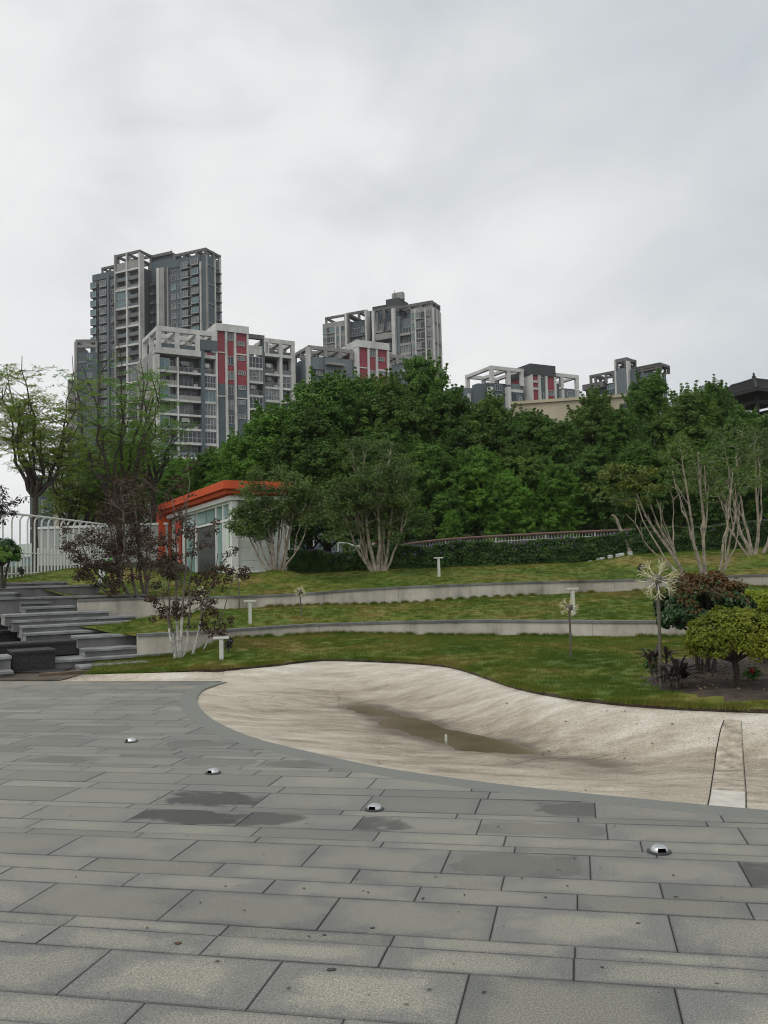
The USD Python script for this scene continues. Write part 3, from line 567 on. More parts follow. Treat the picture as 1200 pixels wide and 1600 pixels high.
def retaining_wall(top, basez_, label, jl, start=0):
    """rendered panels under a row of coping slabs"""
    w = thing('retaining_wall', label, 'retaining wall')
    line = LineString(top[:, :2]); n = int(line.length / jl)
    zt = lambda s: np.interp(s, np.r_[0, np.cumsum(np.linalg.norm(np.diff(top[:, :2], axis=0), axis=1))], top[:, 2])
    zb = lambda s: np.interp(s, np.r_[0, np.cumsum(np.linalg.norm(np.diff(top[:, :2], axis=0), axis=1))], basez_)
    def seg(s0, s1, d0, d1, h0, h1, k=5):
        s = np.linspace(s0, s1, k); p = np.array([line.interpolate(x).coords[0] for x in s]); t = np.gradient(p, axis=0); t /= np.linalg.norm(t, axis=1, keepdims=True); n_ = np.stack([-t[:, 1], t[:, 0]], 1)
        a_, b_ = p + n_ * d0, p + n_ * d1; z0, z1 = h0(s), h1(s)
        ring = np.stack([np.c_[a_, z0], np.c_[a_, z1], np.c_[b_, z1], np.c_[b_, z0]], 1)
        m = MB(); v = ring.reshape(-1, 3); f = [(i * 4 + j, (i + 1) * 4 + j, (i + 1) * 4 + (j + 1) % 4, i * 4 + (j + 1) % 4) for i in range(k - 1) for j in range(4)] + [(0, 1, 2, 3), ((k - 1) * 4 + 3, (k - 1) * 4 + 2, (k - 1) * 4 + 1, (k - 1) * 4)]
        return m.add(v, f)
    for i in range(n):
        s0, s1 = line.length * i / n, line.length * (i + 1) / n
        obj('wall_panel', seg(s0 + .003, s1 - .003, 0.0 + rng.uniform(-.004, .004), .2, lambda s: zb(s) - .35, lambda s: zt(s) - .052), M['wallcon'], w)
    nc = n * 2
    for i in range(nc):
        s0, s1 = line.length * i / nc, line.length * (i + 1) / nc; e = rng.uniform(-.003, .004)
        obj('coping_slab', seg(s0 + .002, s1 - .002, -.022 + e, .235, lambda s: zt(s) - .05, lambda s: zt(s) + e), M['capcon'], w)
    return w
retaining_wall(w1, b1z, 'lower curved pale concrete retaining wall, the one nearer the basin', 1.9)
retaining_wall(w2, b2z, 'upper curved pale concrete retaining wall, below the hedge and kiosk lawn', 2.0)

# planting bed with bare soil on the right
bp = [(1010, 1058), (1025, 1040), (1060, 1028), (1110, 1022), (1200, 1018), (1330, 1012), (1330, 1105), (1200, 1098), (1120, 1094), (1050, 1083), (1018, 1072)]
bw = np.array([hit(x, y, [S1], default=at_z(x, y, .2))[:2] for x, y in bp]); bpoly = Polygon((lambda q: q + .10 * np.stack([np.sin(np.arange(len(q)) * 1.9) + np.sin(np.arange(len(q)) * 4.3), np.cos(np.arange(len(q)) * 2.7) + np.sin(np.arange(len(q)) * 5.1)], 1))(spline(np.vstack([bw, bw[:1]]), 60)[:-1])).buffer(0).buffer(.03)
gx, gy = np.meshgrid(np.linspace(bw[:, 0].min(), bw[:, 0].max(), 70), np.linspace(bw[:, 1].min(), bw[:, 1].max(), 50), indexing='ij')
gz = S1.z(gx, gy); inside = np.array([[bpoly.contains(Point(a_, b_)) for a_, b_ in zip(r1, r2)] for r1, r2 in zip(gx, gy)])
dist = np.array([[bpoly.exterior.distance(Point(a_, b_)) for a_, b_ in zip(r1, r2)] for r1, r2 in zip(gx, gy)])
PBd = np.dstack([gx, gy, np.where(np.isnan(gz), .2, gz) + np.where(inside, np.minimum(dist * .10, .03) - .006, -.12)])
noise2(PBd, 6, .03, 33)
bv, bf = MB().grid(PBd).get(); bf = bf[inside.ravel()[bf].all(1)]; bk, bi = np.unique(bf, return_inverse=True); bv, bf = bv[bk], bi.reshape(-1, 3)
data(obj('planting_bed', (bv, bf), M['soil'], smooth=True), kind='structure')

# --- far ground and the wooded hill
data(obj('ground', MB().grid(np.dstack([*np.meshgrid(np.linspace(-3000, 3000, 9), np.linspace(-3000, 6000, 9), indexing='ij'), np.full((9, 9), -.75)])), plain('earth', (0.10, 0.09, 0.06), .95, scale=.4)), kind='structure')
def hillz(x, y): return 1.5 + 0.9 * sm(30.5, 36, y) + (sm(34, 60, y) * 5.5) * sm(-7, 9, x - (y - 40) * .12) * (1 - .0 * y)
hx = np.r_[np.linspace(-700, -40, 10), np.linspace(-36, 60, 40), np.linspace(70, 700, 10)]; hy = np.r_[np.linspace(30.2, 70, 34), np.linspace(75, 900, 14)]
HX, HY = np.meshgrid(hx, hy, indexing='ij'); PH = np.dstack([HX, HY, hillz(HX, HY)]); noise2(PH[:, :], .2, .3, 2)
data(obj('hill', MB().grid(PH), plain('hill_floor', (0.035, 0.042, 0.018), .95, noise=.5, scale=1.5), smooth=True), kind='structure')

# --- grass blades (nobody could count them)
def grass(name, surf, P, dens, ytop, hgt, avoid=None, seed=1, pts=None, label=None):
    g = np.random.default_rng(seed); lo, hi = P[..., :2].reshape(-1, 2).min(0), P[..., :2].reshape(-1, 2).max(0)
    n = int((hi - lo).prod() * dens); q = g.uniform(lo, hi, (n, 2)) if pts is None else pts; z = surf.z(q[:, 0], q[:, 1]); ok = ~np.isnan(z)
    d = np.c_[q, np.nan_to_num(z)] - EYE; px = 600 + FPX * (d @ CR) / (d @ CF); ok &= (px > -120) & (px < 1320)
    if avoid is not None: ok &= ~np.array([avoid.contains(Point(*a_)) for a_ in q])
    q, z = q[ok], z[ok]
    pi = UsdGeom.PointInstancer.Define(stage, '/World/' + name); root = pi.GetPrim(); protos = []
    for k in range(4):
        nb = 46; c = g.normal(0, .045, (nb, 2)); az = g.uniform(0, 6.28, nb); h = g.uniform(.5, 1.1, nb) * hgt; lean = g.uniform(.2, 1.0, nb) * h; w = g.uniform(.0022, .0042, nb)
        dx, dy = np.cos(az), np.sin(az)
        a_ = np.c_[c[:, 0] - dy * w, c[:, 1] + dx * w, np.full(nb, -.01)]; b_ = np.c_[c[:, 0] + dy * w, c[:, 1] - dx * w, np.full(nb, -.01)]; t_ = np.c_[c[:, 0] + dx * lean, c[:, 1] + dy * lean, h]
        v = np.stack([a_, b_, t_], 1).reshape(-1, 3); f = np.arange(nb * 3).reshape(-1, 3)
        protos.append(obj('grass_tuft', (v, f), M['blade'], root).GetPath())
    pi.CreatePrototypesRel().SetTargets(protos)
    pi.CreateProtoIndicesAttr(Vt.IntArray.FromNumpy(g.integers(0, 4, len(q)).astype(np.int32)))
    pi.CreatePositionsAttr(Vt.Vec3fArray.FromNumpy(np.c_[q, z].astype(np.float32)))
    ang = g.uniform(0, 2 * np.pi, len(q)); s = g.uniform(.7, 1.3, len(q))
    pi.CreateOrientationsAttr(Vt.QuathArray([Gf.Quath(float(math.cos(t / 2)), 0, 0, float(math.sin(t / 2))) for t in ang]))
    pi.CreateScalesAttr(Vt.Vec3fArray.FromNumpy(np.c_[s, s, s].astype(np.float32)))
    data(root, kind='stuff', label=label or 'short mown grass growing on the ' + name.replace('_grass', '').replace('_', ' ') + ' terrace', cat='grass')
grass('lower_grass', S1, P1, 110, 0, .034, bpoly, 1)
grass('middle_grass', S2, P2, 60, 0, .036, None, 2)
grass('upper_grass', S3, P3, 34, 0, .042, None, 3)

def fringe(line, d0, d1, n, seed):
    g = np.random.default_rng(seed); i = g.integers(0, len(line), n); o = offset(np.c_[line[:, :2], np.zeros(len(line))], 1.0)[:, :2] - line[:, :2]
    keep = meshkit.noise(np.c_[i * .35, 0 * i, 0 * i], seed) > .36; return (line[i, :2] + o[i] * g.uniform(d0, d1, (n, 1)) + g.normal(0, .02, (n, 2)))[keep]
grass('wall_foot_grass', S1, P1, 0, 0, .085, None, 4, fringe(w1, -.14, -.04, 900, 5), 'longer grass fringe along the foot of the lower retaining wall')
grass('upper_wall_foot_grass', S2, P2, 0, 0, .085, None, 6, fringe(w2, -.14, -.04, 900, 7), 'longer grass fringe along the foot of the upper retaining wall')
grass('rim_grass', S1, P1, 0, 0, .045, None, 8, fringe(P1[0], .02, .10, 1100, 9), 'ragged grass edge along the rim of the basin')
def litter(name, surf_z, pts, label, size, seed, mt):
    g = np.random.default_rng(seed); c = np.array([[x, y, surf_z(x, y)] for x, y in pts]); m = MB()
    for q in c:
        a_ = g.uniform(0, 6.28); l = size * g.uniform(.5, 1.5); w = l * g.uniform(.3, .6); ca, sa = math.cos(a_), math.sin(a_)
        m.add([q + [-l * ca, -l * sa, .002], q + [w * sa, -w * ca, .004 + .3 * w], q + [l * ca, l * sa, .003], q + [-w * sa, w * ca, .003]], [(0, 1, 2), (0, 2, 3)])
    return data(obj(name, m, mt), kind='stuff', label=label, cat='litter')
g = np.random.default_rng(91); dry = plain('dry_scrap', (0.06, 0.045, 0.03), .85, noise=.6, scale=15)
lp = np.array([at_z(g.uniform(0, 1200), 1090 + 480 * g.uniform() ** 1.6)[:2] for _ in range(150)]); lp = lp[shapely.contains_xy(tile_area, lp[:, 0], lp[:, 1])]
litter('paving_litter', lambda x, y: 0.0, lp, 'tiny dry leaf scraps scattered over the paving', .011, 1, dry)
bp_ = np.array([PB[g.integers(4, NT - 3), g.integers(20, 130), :2] for _ in range(70)])
litter('basin_litter', lambda x, y: float(np.nan_to_num(SB.z(x, y))) + .004, bp_, 'tiny dry leaf scraps lying in the dry basin', .016, 2, dry)
for ck in ([(800, 1195), (860, 1185), (905, 1187), (960, 1178)], [(520, 1083), (530, 1090), (528, 1099), (534, 1108)]):
    c = spline(np.array([hit(x, y, [SB]) for x, y in ck]), 24); c[:, :2] += g.normal(0, .006, (24, 2)); zc = SB.z(c[:, 0], c[:, 1]); c[:, 2] = np.where(np.isnan(zc), c[:, 2], zc)
    obj('crack', MB().tube(c, .0022, 4, False), M['mortar'], basin)

# ================================================================== STONE CASCADE ON THE LEFT
SA = math.radians(30); sa_, sn_ = np.array([math.cos(SA), math.sin(SA)]), np.array([-math.sin(SA), math.cos(SA)])
casc = thing('stone_cascade', 'stepped grey granite water cascade with long overlapping stone ledges', 'cascade')
def tier(lx, ly, rx, ry, zt, depth, h, mtop='coping', mface='riser', slab=.82, Y=None, over=.02):
    zx = lambda v: v / 4.286
    if Y: l = at_y(zx(lx), 880 + zx(ly), Y); zt = l[2]; l = l[:2]; r = at_y(zx(rx), 880 + zx(ry), Y + .35)[:2]; ang = math.atan2(.16, 1); ln = float(np.linalg.norm(r - l))
    else: l = at_z(zx(lx), 880 + zx(ly), zt)[:2]; r = at_z(zx(rx), 880 + zx(ry), zt)[:2]; ang = SA; ln = float((r - l) @ sa_)
    m = 'step' if mface == 'riser' else 'wet_ledge'
    st_ = thing(m, None, None, (l[0], l[1], 0), math.degrees(ang), parent=casc)
    n = max(1, round(ln / slab)); e = np.linspace(0, ln, n + 1)
    for i in range(n):
        a0, a1 = e[i] + .002, e[i + 1] - .002; j = rng.uniform(-.006, .006)
        obj('riser_stone', MB().box(a0 + (.004 if i == 0 else 0), a1, .012 + j, depth, zt - h - .12, zt - .052), M['endstone'] if (i == 0 and mface == 'riser' and False) else M[mface], st_)
        k = rng.uniform(-.004, .004)
        obj('coping_slab', MB().cbox(a0 - (over if i == 0 else 0), a1 + (over if i == n - 1 else 0), -over + k, depth, zt - .05, zt + k * .6, .006), M[mtop], st_)
    if mface == 'riser': obj('end_stone', MB().box(-.006, .0035, .02, depth - .02, zt - h - .1, zt - .055), M['endstone'], st_)
    return st_
tier(365, 650, 1165, 592, .18, 1.0, .2)
tier(545, 692, 990, 657, .10, .5, .12)
tier(572, 577, 1070, 549, .33, .7, .16)
tier(540, 526, 940, 508, .445, .6, .14)
tier(518, 491, 925, 470, .56, .6, .13)
tier(175, 471, 780, 436, .61, .75, .2)
tier(148, 421, 1172, 374, .75, .75, .16)
tier(85, 385, 888, 346, .86, .75, .13)
tier(35, 346, 730, 317, .99, .7, .13)
tier(172, 296, 535, 286, 1.11, .7, .13)
tier(142, 263, 515, 250, 1.21, .8, .13)
tier(-260, 240, 960, 200, 0, .30, .50, Y=21.3)
tier(-200, 202, 105, 190, 0, .5, .2, Y=21.65)
tier(-200, 164, 635, 147, 0, .5, .28, Y=22.0)
tier(-200, 136, 425, 121, 0, .5, .2, Y=22.45)
# dark wet ledges of the water course and the block at the frame's edge
tier(85, 592, 362, 572, .395, .8, .42, 'wetstone', 'wetstone')
tier(-160, 552, 528, 513, .49, .7, .16, 'wetstone', 'wetstone')
tier(-160, 462, 166, 450, .62, .7, .2, 'wetstone', 'wetstone')
tier(-160, 416, 124, 408, .745, .7, .13, 'wetstone', 'wetstone')
tier(-160, 374, 76, 366, .86, .7, .13, 'wetstone', 'wetstone')
tier(-300, 645, 78, 624, .34, .6, .36)
tier(-300, 748, 105, 734, .10, .7, .16)
# wet earth pan at the foot of the cascade
q = [(-120, 1063.2), (95, 1063.2), (132, 1053), (150, 1046), (60, 1046), (-120, 1050)]
pp = Polygon([tuple(at_z(x, y, -.02)[:2]) for x, y in q]).buffer(.02)
data(obj('cascade_pan', prism_mesh(pp, -.25, -.004)[:2], M['dirt']), kind='structure')
pl = thing('plank', 'weathered plank lying at the foot of the dark cascade wall', 'plank', at_z(112, 1053, .0), 24)
obj('board', MB().cbox(-.55, .35, -.07, .07, -.03, .05, .006), M['wood'], pl)
# ground behind the cascade so that nothing is hollow
cq = np.array([at_z(-140, 1060, 0)[:2], at_z(140, 1053, .1)[:2], at_z(230, 985, .55)[:2], at_y(190, 935, 23.0)[:2], at_y(60, 917, 23.5)[:2], at_y(-300, 926, 23.5)[:2]])
obj('cascade_core', prism_mesh(Polygon(cq).buffer(-.9), -.6, .02)[:2], M['mortar'], casc)

# ================================================================== BUILDINGS
class Bld:
    """a building behind a facade plane: x along the facade, y inwards, z up from its ground"""
    def __init__(s, name, label, A, B, Y, near='A', zg=0.5, cat='apartment building'):
        if near == 'A': a = at_y(*A, Y); b = at_z(*B, a[2])
        else: b = at_y(*B, Y); a = at_z(*A, b[2])
        s.o = np.array([a[0], a[1], zg]); d = (b - a)[:2]; s.len = np.linalg.norm(d); s.d = d / s.len; s.n = np.array([-s.d[1], s.d[0]]); s.top = a[2] - zg; s.zg = zg
        s.t = thing(name, label, cat, s.o, math.degrees(math.atan2(s.d[1], s.d[0]))); s.rng = np.random.default_rng(abs(hash(label)) % 1 + len(label) * 7 + 3)
    def P(s, px, py, y=0.0):
        r = ray(px, py); n3 = np.r_[s.n, 0]; t = ((s.o - EYE) @ n3 + y) / (r @ n3); p = EYE + r * t - s.o
        return float(p[:2] @ s.d), float(p[2])
    def S(s, px, py=560): return s.P(px, py)[0]
    def Z(s, px, py): return s.P(px, py)[1]
    def box(s, name, x0, x1, y0, y1, z0, z1, m, parent=None):
        return obj(name, MB().box(min(x0, x1), max(x0, x1), y0, y1, min(z0, z1), max(z0, z1)), M[m], parent if parent is not None else s.t)
    def window(s, x0, x1, z0, z1, y=0.0, nm=1, tr=None, pane=None, depth=.14, fr='wframe', fw=.07, axis='x', parent=None):
        """frame with mullions, pane set back in it; axis 'y': on an end wall at x0 looking along x"""
        m = MB(); b = lambda u0, u1, w0, w1, d0=0.0, d1=depth: m.box(u0, u1, y + d0, y + d1, w0, w1)
        b(x0, x0 + fw, z0, z1); b(x1 - fw, x1, z0, z1); b(x0 + fw, x1 - fw, z0, z0 + fw); b(x0 + fw, x1 - fw, z1 - fw, z1)
        for k in range(nm): c = x0 + (x1 - x0) * (k + 1) / (nm + 1); b(c - fw * .4, c + fw * .4, z0 + fw, z1 - fw, .01, depth - .02)
        if tr: b(x0 + fw, x1 - fw, z0 + tr - fw * .4, z0 + tr + fw * .4, .02, depth - .03)
        w = obj('window', m, M[fr], parent if parent is not None else s.t)
        pane = pane or s.rng.choice(['pane_dark', 'pane_mid', 'pane_mid', 'pane_teal'], p=[.4, .3, .15, .15])
        obj('pane', MB().box(x0 + fw * .9, x1 - fw * .9, y + depth - .05, y + depth - .03, z0 + fw * .9, z1 - fw * .9), M[pane], w); return w
    def bars(s, name, x0, x1, z0, z1, y, step, m, parent=None):
        mb = MB(); mb.box(x0, x1, y, y + .05, z1 - .06, z1)
        for c in np.arange(x0 + step / 2, x1, step): mb.box(c - .02, c + .02, y + .01, y + .04, z0, z1 - .06)
        return obj(name, mb, M[m], parent if parent is not None else s.t)
    def frame(s, xs, y0, y1, z0, z1, m='bframe', bh=.45, pw=.5, ny=2, slats=0, posts=True):
        """open concrete roof frame: posts, long beams, cross beams; each its own part"""
        x0, x1 = min(xs), max(xs); ys = np.linspace(y0, y1, ny)
        for y in ys: s.box('roof_beam', x0 - .02, x1 + .02, y, y + pw * .8, z1 - bh, z1, m)
        for x in xs:
            xx = min(max(x - pw / 2, x0), x1 - pw)
            s.box('cross_beam', xx, xx + pw, y0 + pw * .8 + .003, y1 - .003, z1 - bh * .9, z1 - .06, m)
            if posts:
                for y in ys: s.box('roof_post', xx + .01, xx + pw - .01, y + .02, y + pw * .78, z0, z1 - bh - .003, m)
        if slats:
            mb = [x0 + (x1 - x0) * (k + .5) / slats for k in range(slats)]
            for x in mb: s.box('roof_slat', x - .12, x + .12, y0 - .3, y1 + .3, z1 + .003, z1 + .2, m)
    def balcony_bay(s, x0, x1, zf, zc, kind, y=0.0, deep=1.5, slab='bwhite', nm=3):
        """one storey of a bay between floor levels zf and zc"""
        s.box('floor_slab', x0, x1, y - .06, y + deep, zf - .22, zf + .22, slab)
        h0, h1 = zf + .225, zc - .225
        if kind == 'glazed': s.window(x0 + .03, x1 - .03, h0, h1, y + .05, nm, 1.05, s.rng.choice(['pane_mid', 'pane_dark', 'pane_mid']), fw=.10)
        elif kind == 'teal': s.window(x0 + .03, x1 - .03, h0, h1, y + .05, max(1, nm - 1), None, 'pane_teal', fw=.07)
        elif kind == 'half':
            s.box('balcony_wall', x0 + .02, x1 - .02, y + .02, y + .14, h0, h0 + .95, s.rng.choice(['bgrey', 'slate_light'])); s.window(x0 + .4, x1 - .4, h0, h1 - .1, y + deep - .2, 2, None, 'pane_dark')
        else:
            s.bars('railing', x0 + .03, x1 - .03, h0, h0 + 1.0, y + .04, .28, s.rng.choice(['bframe', 'bgrey']))
            w = (x1 - x0); s.window(x0 + w * .12, x0 + w * .72, h0, h1 - .15, y + deep - .2, 2, None, s.rng.choice(['pane_dark', 'pane_mid']))
            if s.rng.random() < .6: s.box('air_conditioner', x0 + w * .7, x0 + w * .7 + .8, y + .35, y + .7, h0 + .02, h0 + .62, 'wframe')
            if s.rng.random() < .5: s.box('laundry', x0 + w * .15, x0 + w * .5, y + .5, y + .56, h1 - 1.1, h1 - .25, s.rng.choice(['pane_mid', 'bwhite', 'cream']))

# ---- A: slab block with red stair tower (nearer of the left pair)
a = Bld('apartment_block', 'white and slate mid-rise with red upper stair panel, before the tall left tower', (242, 508.5), (460, 533.7), 178)
S, Z, bx, win = a.S, a.Z, a.box, a.window
zt = a.top
fl = lambda k: Z(300, 561.5) - 2.97 * k           # floor levels under the roof storey
zk = [fl(k) for k in range(15)]
x = {k: S(k, 590) for k in (242, 249, 275, 279, 311, 314, 319, 337.5, 340, 352, 355.5, 366, 369.5, 386, 389, 411, 414, 437, 441, 455, 461)}
bx('core_wall', x[242] + .05, x[461] - .05, 1.65, 15, -.5, Z(300, 557), 'slate_dark')
bx('side_wall', x[242] - .02, x[242] + .6, 1.7, 14.8, -.5, Z(244, 545), 'bgrey')
bx('side_wall', x[461] - .6, x[461] + .02, 1.7, 14.8, -.5, Z(458, 556), 'bgrey')
# roof storey on the left: parapets and frame
for p0, p1 in ((249, 275), (279, 311)): bx('roof_parapet', S(p0), S(p1), .3, .5, Z(300, 557), Z(262, 536), 'slate')
bx('roof_slab', x[242], x[337.5], .1, 14, Z(290, 556), Z(262, 543.5) - .6, 'bwhite')
bx('roof_band', x[242], x[319], -.3, .098, Z(262, 553), Z(262, 543.5), 'bwhite')
a.frame([x[242] + .4, S(277), S(309), x[337.5]], -.25, 11, Z(262, 543.5), zt, 'bwhite', 1.0, .95, 3)
bx('corner_pier', x[242] - .03, x[249], -.32, 1.6, -.5, Z(245, 553.5), 'bwhite')
bx('pier', x[275] + .25, x[279], -.2, 1.6, -.5, Z(276, 553.5) - .6, 'bwhite')
bx('slate_pier', x[314], x[319], -.35, 1.6, -.5, Z(316, 548), 'slate')
bx('slate_hood', x[314] - .1, x[340] - .05, -.4, 1.6, Z(326, 548), Z(326, 532), 'slate')
kinds = [('teal', 'open', 'open'), ('half', 'open', 'glazed'), ('teal', 'half', 'teal'), ('open', 'open', 'glazed'), ('teal', 'open', 'glazed'), ('glazed', 'glazed', 'glazed'), ('teal', 'half', 'glazed')]
for k in range(13):
    ks = kinds[k % 7]
    if k > 6: ks = tuple(a.rng.choice(['glazed', 'open', 'half'], 3))
    xm = x[249] + (x[275] - x[249]) * .62
    a.balcony_bay(x[249] + .01, xm, zk[k + 1], zk[k], ks[0], nm=2); a.balcony_bay(xm + .004, x[275] + .24, zk[k + 1], zk[k], 'half')
    a.balcony_bay(x[279] + .01, x[314] - .01, zk[k + 1], zk[k], ks[1], nm=4); a.balcony_bay(x[319] + .01, x[340] - .35, zk[k + 1], zk[k], ks[2], nm=3)
# red tower
zred = Z(345, 599); zr1 = Z(338, 505); 
tw = [(x[340], x[352]), (x[355.5], x[366]), (x[369.5], x[386])]
for i, (p0, p1) in enumerate(tw):
    bx('red_panel', p0, p1, .12, 1.6, zred, zr1 - 1.6, 'bred'); bx('slate_panel', p0, p1, .12, 1.6, -.5, zred - .003, 'slate')
for p0, p1 in ((x[337.5], x[340]), (x[352], x[355.5]), (x[366], x[369.5]), (x[386], x[389])): bx('pier', p0 + .004, p1 - .004, -.2, 1.6, -.5, zr1 - 1.6, 'bwhite')
bx('tower_crown', x[337.5] - .05, x[389] + .05, -.3, 7, zr1 - 1.597, zr1, 'bwhite')
bx('tower_side', x[337.5] - .06, x[389], 1.605, 7, Z(338, 560), zr1 - 1.6, 'bred')
for yy in (551, 619.5): bx('white_band', x[340], x[352] - .01, -.02, .117, Z(345, yy + .3), Z(345, yy - 1.6), 'bwhite'); bx('white_band', x[369.5], x[386], -.02, .117, Z(378, yy + 4), Z(378, yy + 2), 'bwhite')
for i, yy in enumerate((525, 563, 586, 609, 632, 655, 678)):
    z0, z1 = Z(361, yy + 7.5), Z(361, yy - 6); win(x[355.5] + .15, x[366] - .1, z0, z1, .02, 1, None, 'pane_mid' if i == 0 else ('pane_dark' if i % 2 else 'pane_mid'))
for i, yy in enumerate((537, 560, 582.5, 605.5, 628.5, 651)): win(x[369.5] + .35, x[386] - .35, Z(378, yy + 3.6), Z(378, yy - 3.2), .02, 3 if i != 1 else 2, None, 'pane_mid')
# right part: glazed bays, open roof frame
zr = lambda k: Z(400, 555.5) - 2.97 * k
bx('roof_parapet', x[389] + .06, x[411], .1, .3, zr(0) + .23, Z(400, 540), 'bwhite')
bx('roof_beam', x[389] + .06, x[414], -.2, .8, Z(400, 529.5), Z(400, 526.5) + .5, 'bframe')
for k in range(8):
    a.balcony_bay(x[389] + .06, x[411], zr(k + 1), zr(k), ['glazed', 'glazed', 'open', 'glazed', 'open', 'half', 'open', 'glazed'][k], nm=3)
    a.balcony_bay(x[414] + .01, x[437], zr(k + 1) - .9, zr(k) - .9, ['open', 'open', 'glazed', 'open', 'glazed', 'open', 'open', 'half'][k], nm=4)
    a.balcony_bay(x[441] + .01, x[455], zr(k + 1) - .9, zr(k) - .9, ['half', 'glazed', 'open', 'half', 'open', 'open', 'open', 'half'][k], nm=1)
bx('slate_pier', x[411] + .004, x[414], -.1, 1.6, -.5, Z(412, 530), 'slate')
bx('pier', x[437] + .004, x[441], -.25, 1.6, -.5, Z(439, 552), 'bwhite'); bx('corner_pier', x[455] + .004, x[461] + .03, -.3, 1.6, -.5, Z(458, 552), 'bwhite')
bx('roof_band', x[414], x[461], -.26, 1.5, Z(439, 559), Z(439, 554.5), 'bwhite'); bx('roof_parapet', x[414] + .02, x[455], .2, .4, Z(439, 554.4), Z(439, 549.5), 'slate')
bx('roof_slab', x[411], x[461] - .05, 1.52, 14, Z(439, 560), Z(439, 557), 'bframe')
a.frame([x[411] + .3, S(417.5), S(438.8), x[461]], -.25, 9, Z(439, 554.4), zt, 'bwhite', .95, .9, 3)

# ---- T: tall slate tower at the left
t = Bld('apartment_tower', 'tall slate-grey residential tower on the left with open concrete roof frames', (145.6, 425.5), (323, 386), 255, near='B')
S, Z, bx, win = t.S, t.Z, t.box, t.window; sx = lambda c: S(130 + c / 5.454, 460)
zz = lambda c, r: Z(130 + c / 5.454, 380 + r / 5.454)
st = 2.93
XL0, XL1, XM0, XM1, XC1, XR0, XR1 = sx(82), sx(308), sx(308), sx(528), sx(722), sx(745), sx(1048)
zL, zR = zz(180, 255), zz(850, 135)
bx('wing_wall', XL0, XL1 - .02, .0, 14, -.5, zL, 'slate'); bx('core_wall', XM1 - 1, XR0 + .5, 3.0, 12, -.5, zz(690, 100), 'slate')
bx('wing_wall', XR0 + .02, XR1, .0, 7.2, -.5, zR, 'slate')
bx('middle_core', XM0 + .05, XM1 - .05, -.4, 12, -.5, zz(360, 250), 'slate_dark')
zw0 = zz(175, 385)                                    # sill line of the top row on the left wing
for k in range(24):
    zb = zw0 + .55 - st * k
    if zb < 12: break
    bx('sill', sx(78), sx(128), -1.0, -.003, zb - .3, zb - .1, 'bgrey'); win(sx(78), sx(124), zb - .095, zb + 1.75, -.95, 1, None, 'pane_teal')
    bx('dark_recess', sx(126), sx(148), -.06, -.003, zb - .3, zb + 1.75, 'pane_dark')
    bx('sill', sx(150), sx(210), -.75, -.003, zb - .3, zb - .1, 'bgrey'); win(sx(150), sx(208), zb - .095, zb + 1.8, -.7, 2, None, 'pane_mid')
    win(sx(236), sx(266), zb, zb + 1.5, -.12, 1); win(sx(282), sx(304), zb, zb + 1.5, -.12, 1)
    if k % 2 == 0: bx('air_conditioner', sx(240), sx(262), -.5, -.13, zb - .75, zb - .15, 'bframe')
bx('slate_fin', sx(216), sx(229), -.7, -.004, -.5, zL - 1, 'slate_light')
bx('roof_parapet', XL0, XL1 - .03, -.25, -.003, zL - 1.9, zL + .1, 'slate')
t.frame([sx(150), sx(222), sx(302)], .2, 8, zL, zz(225, 190), 'bframe', .7, .6, 2)
# middle block with its two-storey grid
ym = -2.2
for c0, c1 in ((308, 320), (408, 420), (515, 528)): bx('pier', sx(c0), sx(c1), ym - .15, -.4, -.5, zz(c0, 120 if c0 < 320 else 100), 'bwhite' if c0 > 320 else 'bgrey')
zg0 = zz(460, 240)
for j in range(11):
    z1 = zg0 - 2 * st * j; z0 = z1 - 2 * st
    if z0 < 8: break
    for c0, c1 in ((320, 408), (420, 515)):
        bx('floor_band', sx(c0) + .01, sx(c1) - .01, ym - .1, -.45, z1 - .3, z1 + .3, 'bwhite'); zm = (z0 + z1) / 2
        bx('floor_slab', sx(c0) + .01, sx(c1) - .01, ym + .25, -.45, zm - .15, zm + .15, 'bframe')
        kd = t.rng.choice(['open', 'glass', 'mix'], p=[.45, .2, .35])
        if (j, c0) == (1, 320): kd = 'glass'
        for lo, hi in ((z0 + .3, zm - .16), (zm + .16, z1 - .31)):
            if kd == 'glass': win(sx(c0) + .05, sx(c1) - .05, lo, hi, ym + .2, 3, 1.2, 'pane_teal' if j == 1 else 'pane_mid', fw=.09)
            else:
                bx('balcony_wall', sx(c0) + .03, sx(c1) - .03, ym + .3, ym + .42, lo, lo + .9, t.rng.choice(['bgrey', 'bframe', 'slate', 'slate_light']))
                win(sx(c0) + .4, sx(c1) - 1.2, lo + .05, hi - .2, -.62, 2, None, 'pane_mid' if kd == 'mix' else 'pane_dark')
bx('roof_parapet', XM0 + .3, XM1 - .3, ym + .05, ym + .25, zz(360, 248), zz(360, 190), 'bgrey')
t.frame([XM0 + .3, sx(414), XM1], ym, 8, zz(360, 250), zz(414, 98), 'bframe', .8, .7, 3)
bx('lift_house', sx(500), sx(680), 4, 12, zz(580, 200), zz(672, 38), 'slate_dark'); bx('roof_beam', sx(498), sx(690), 3.6, 3.98, zz(672, 60), zz(672, 36), 'bframe')
obj('antenna', MB().tube([(sx(650), 6, zz(650, 60)), (sx(650), 6, zz(650, 2))], .07, 4).box(sx(644), sx(660), 5.97, 6.03, zz(650, 22), zz(650, 20)), M['bframe'], t.t)
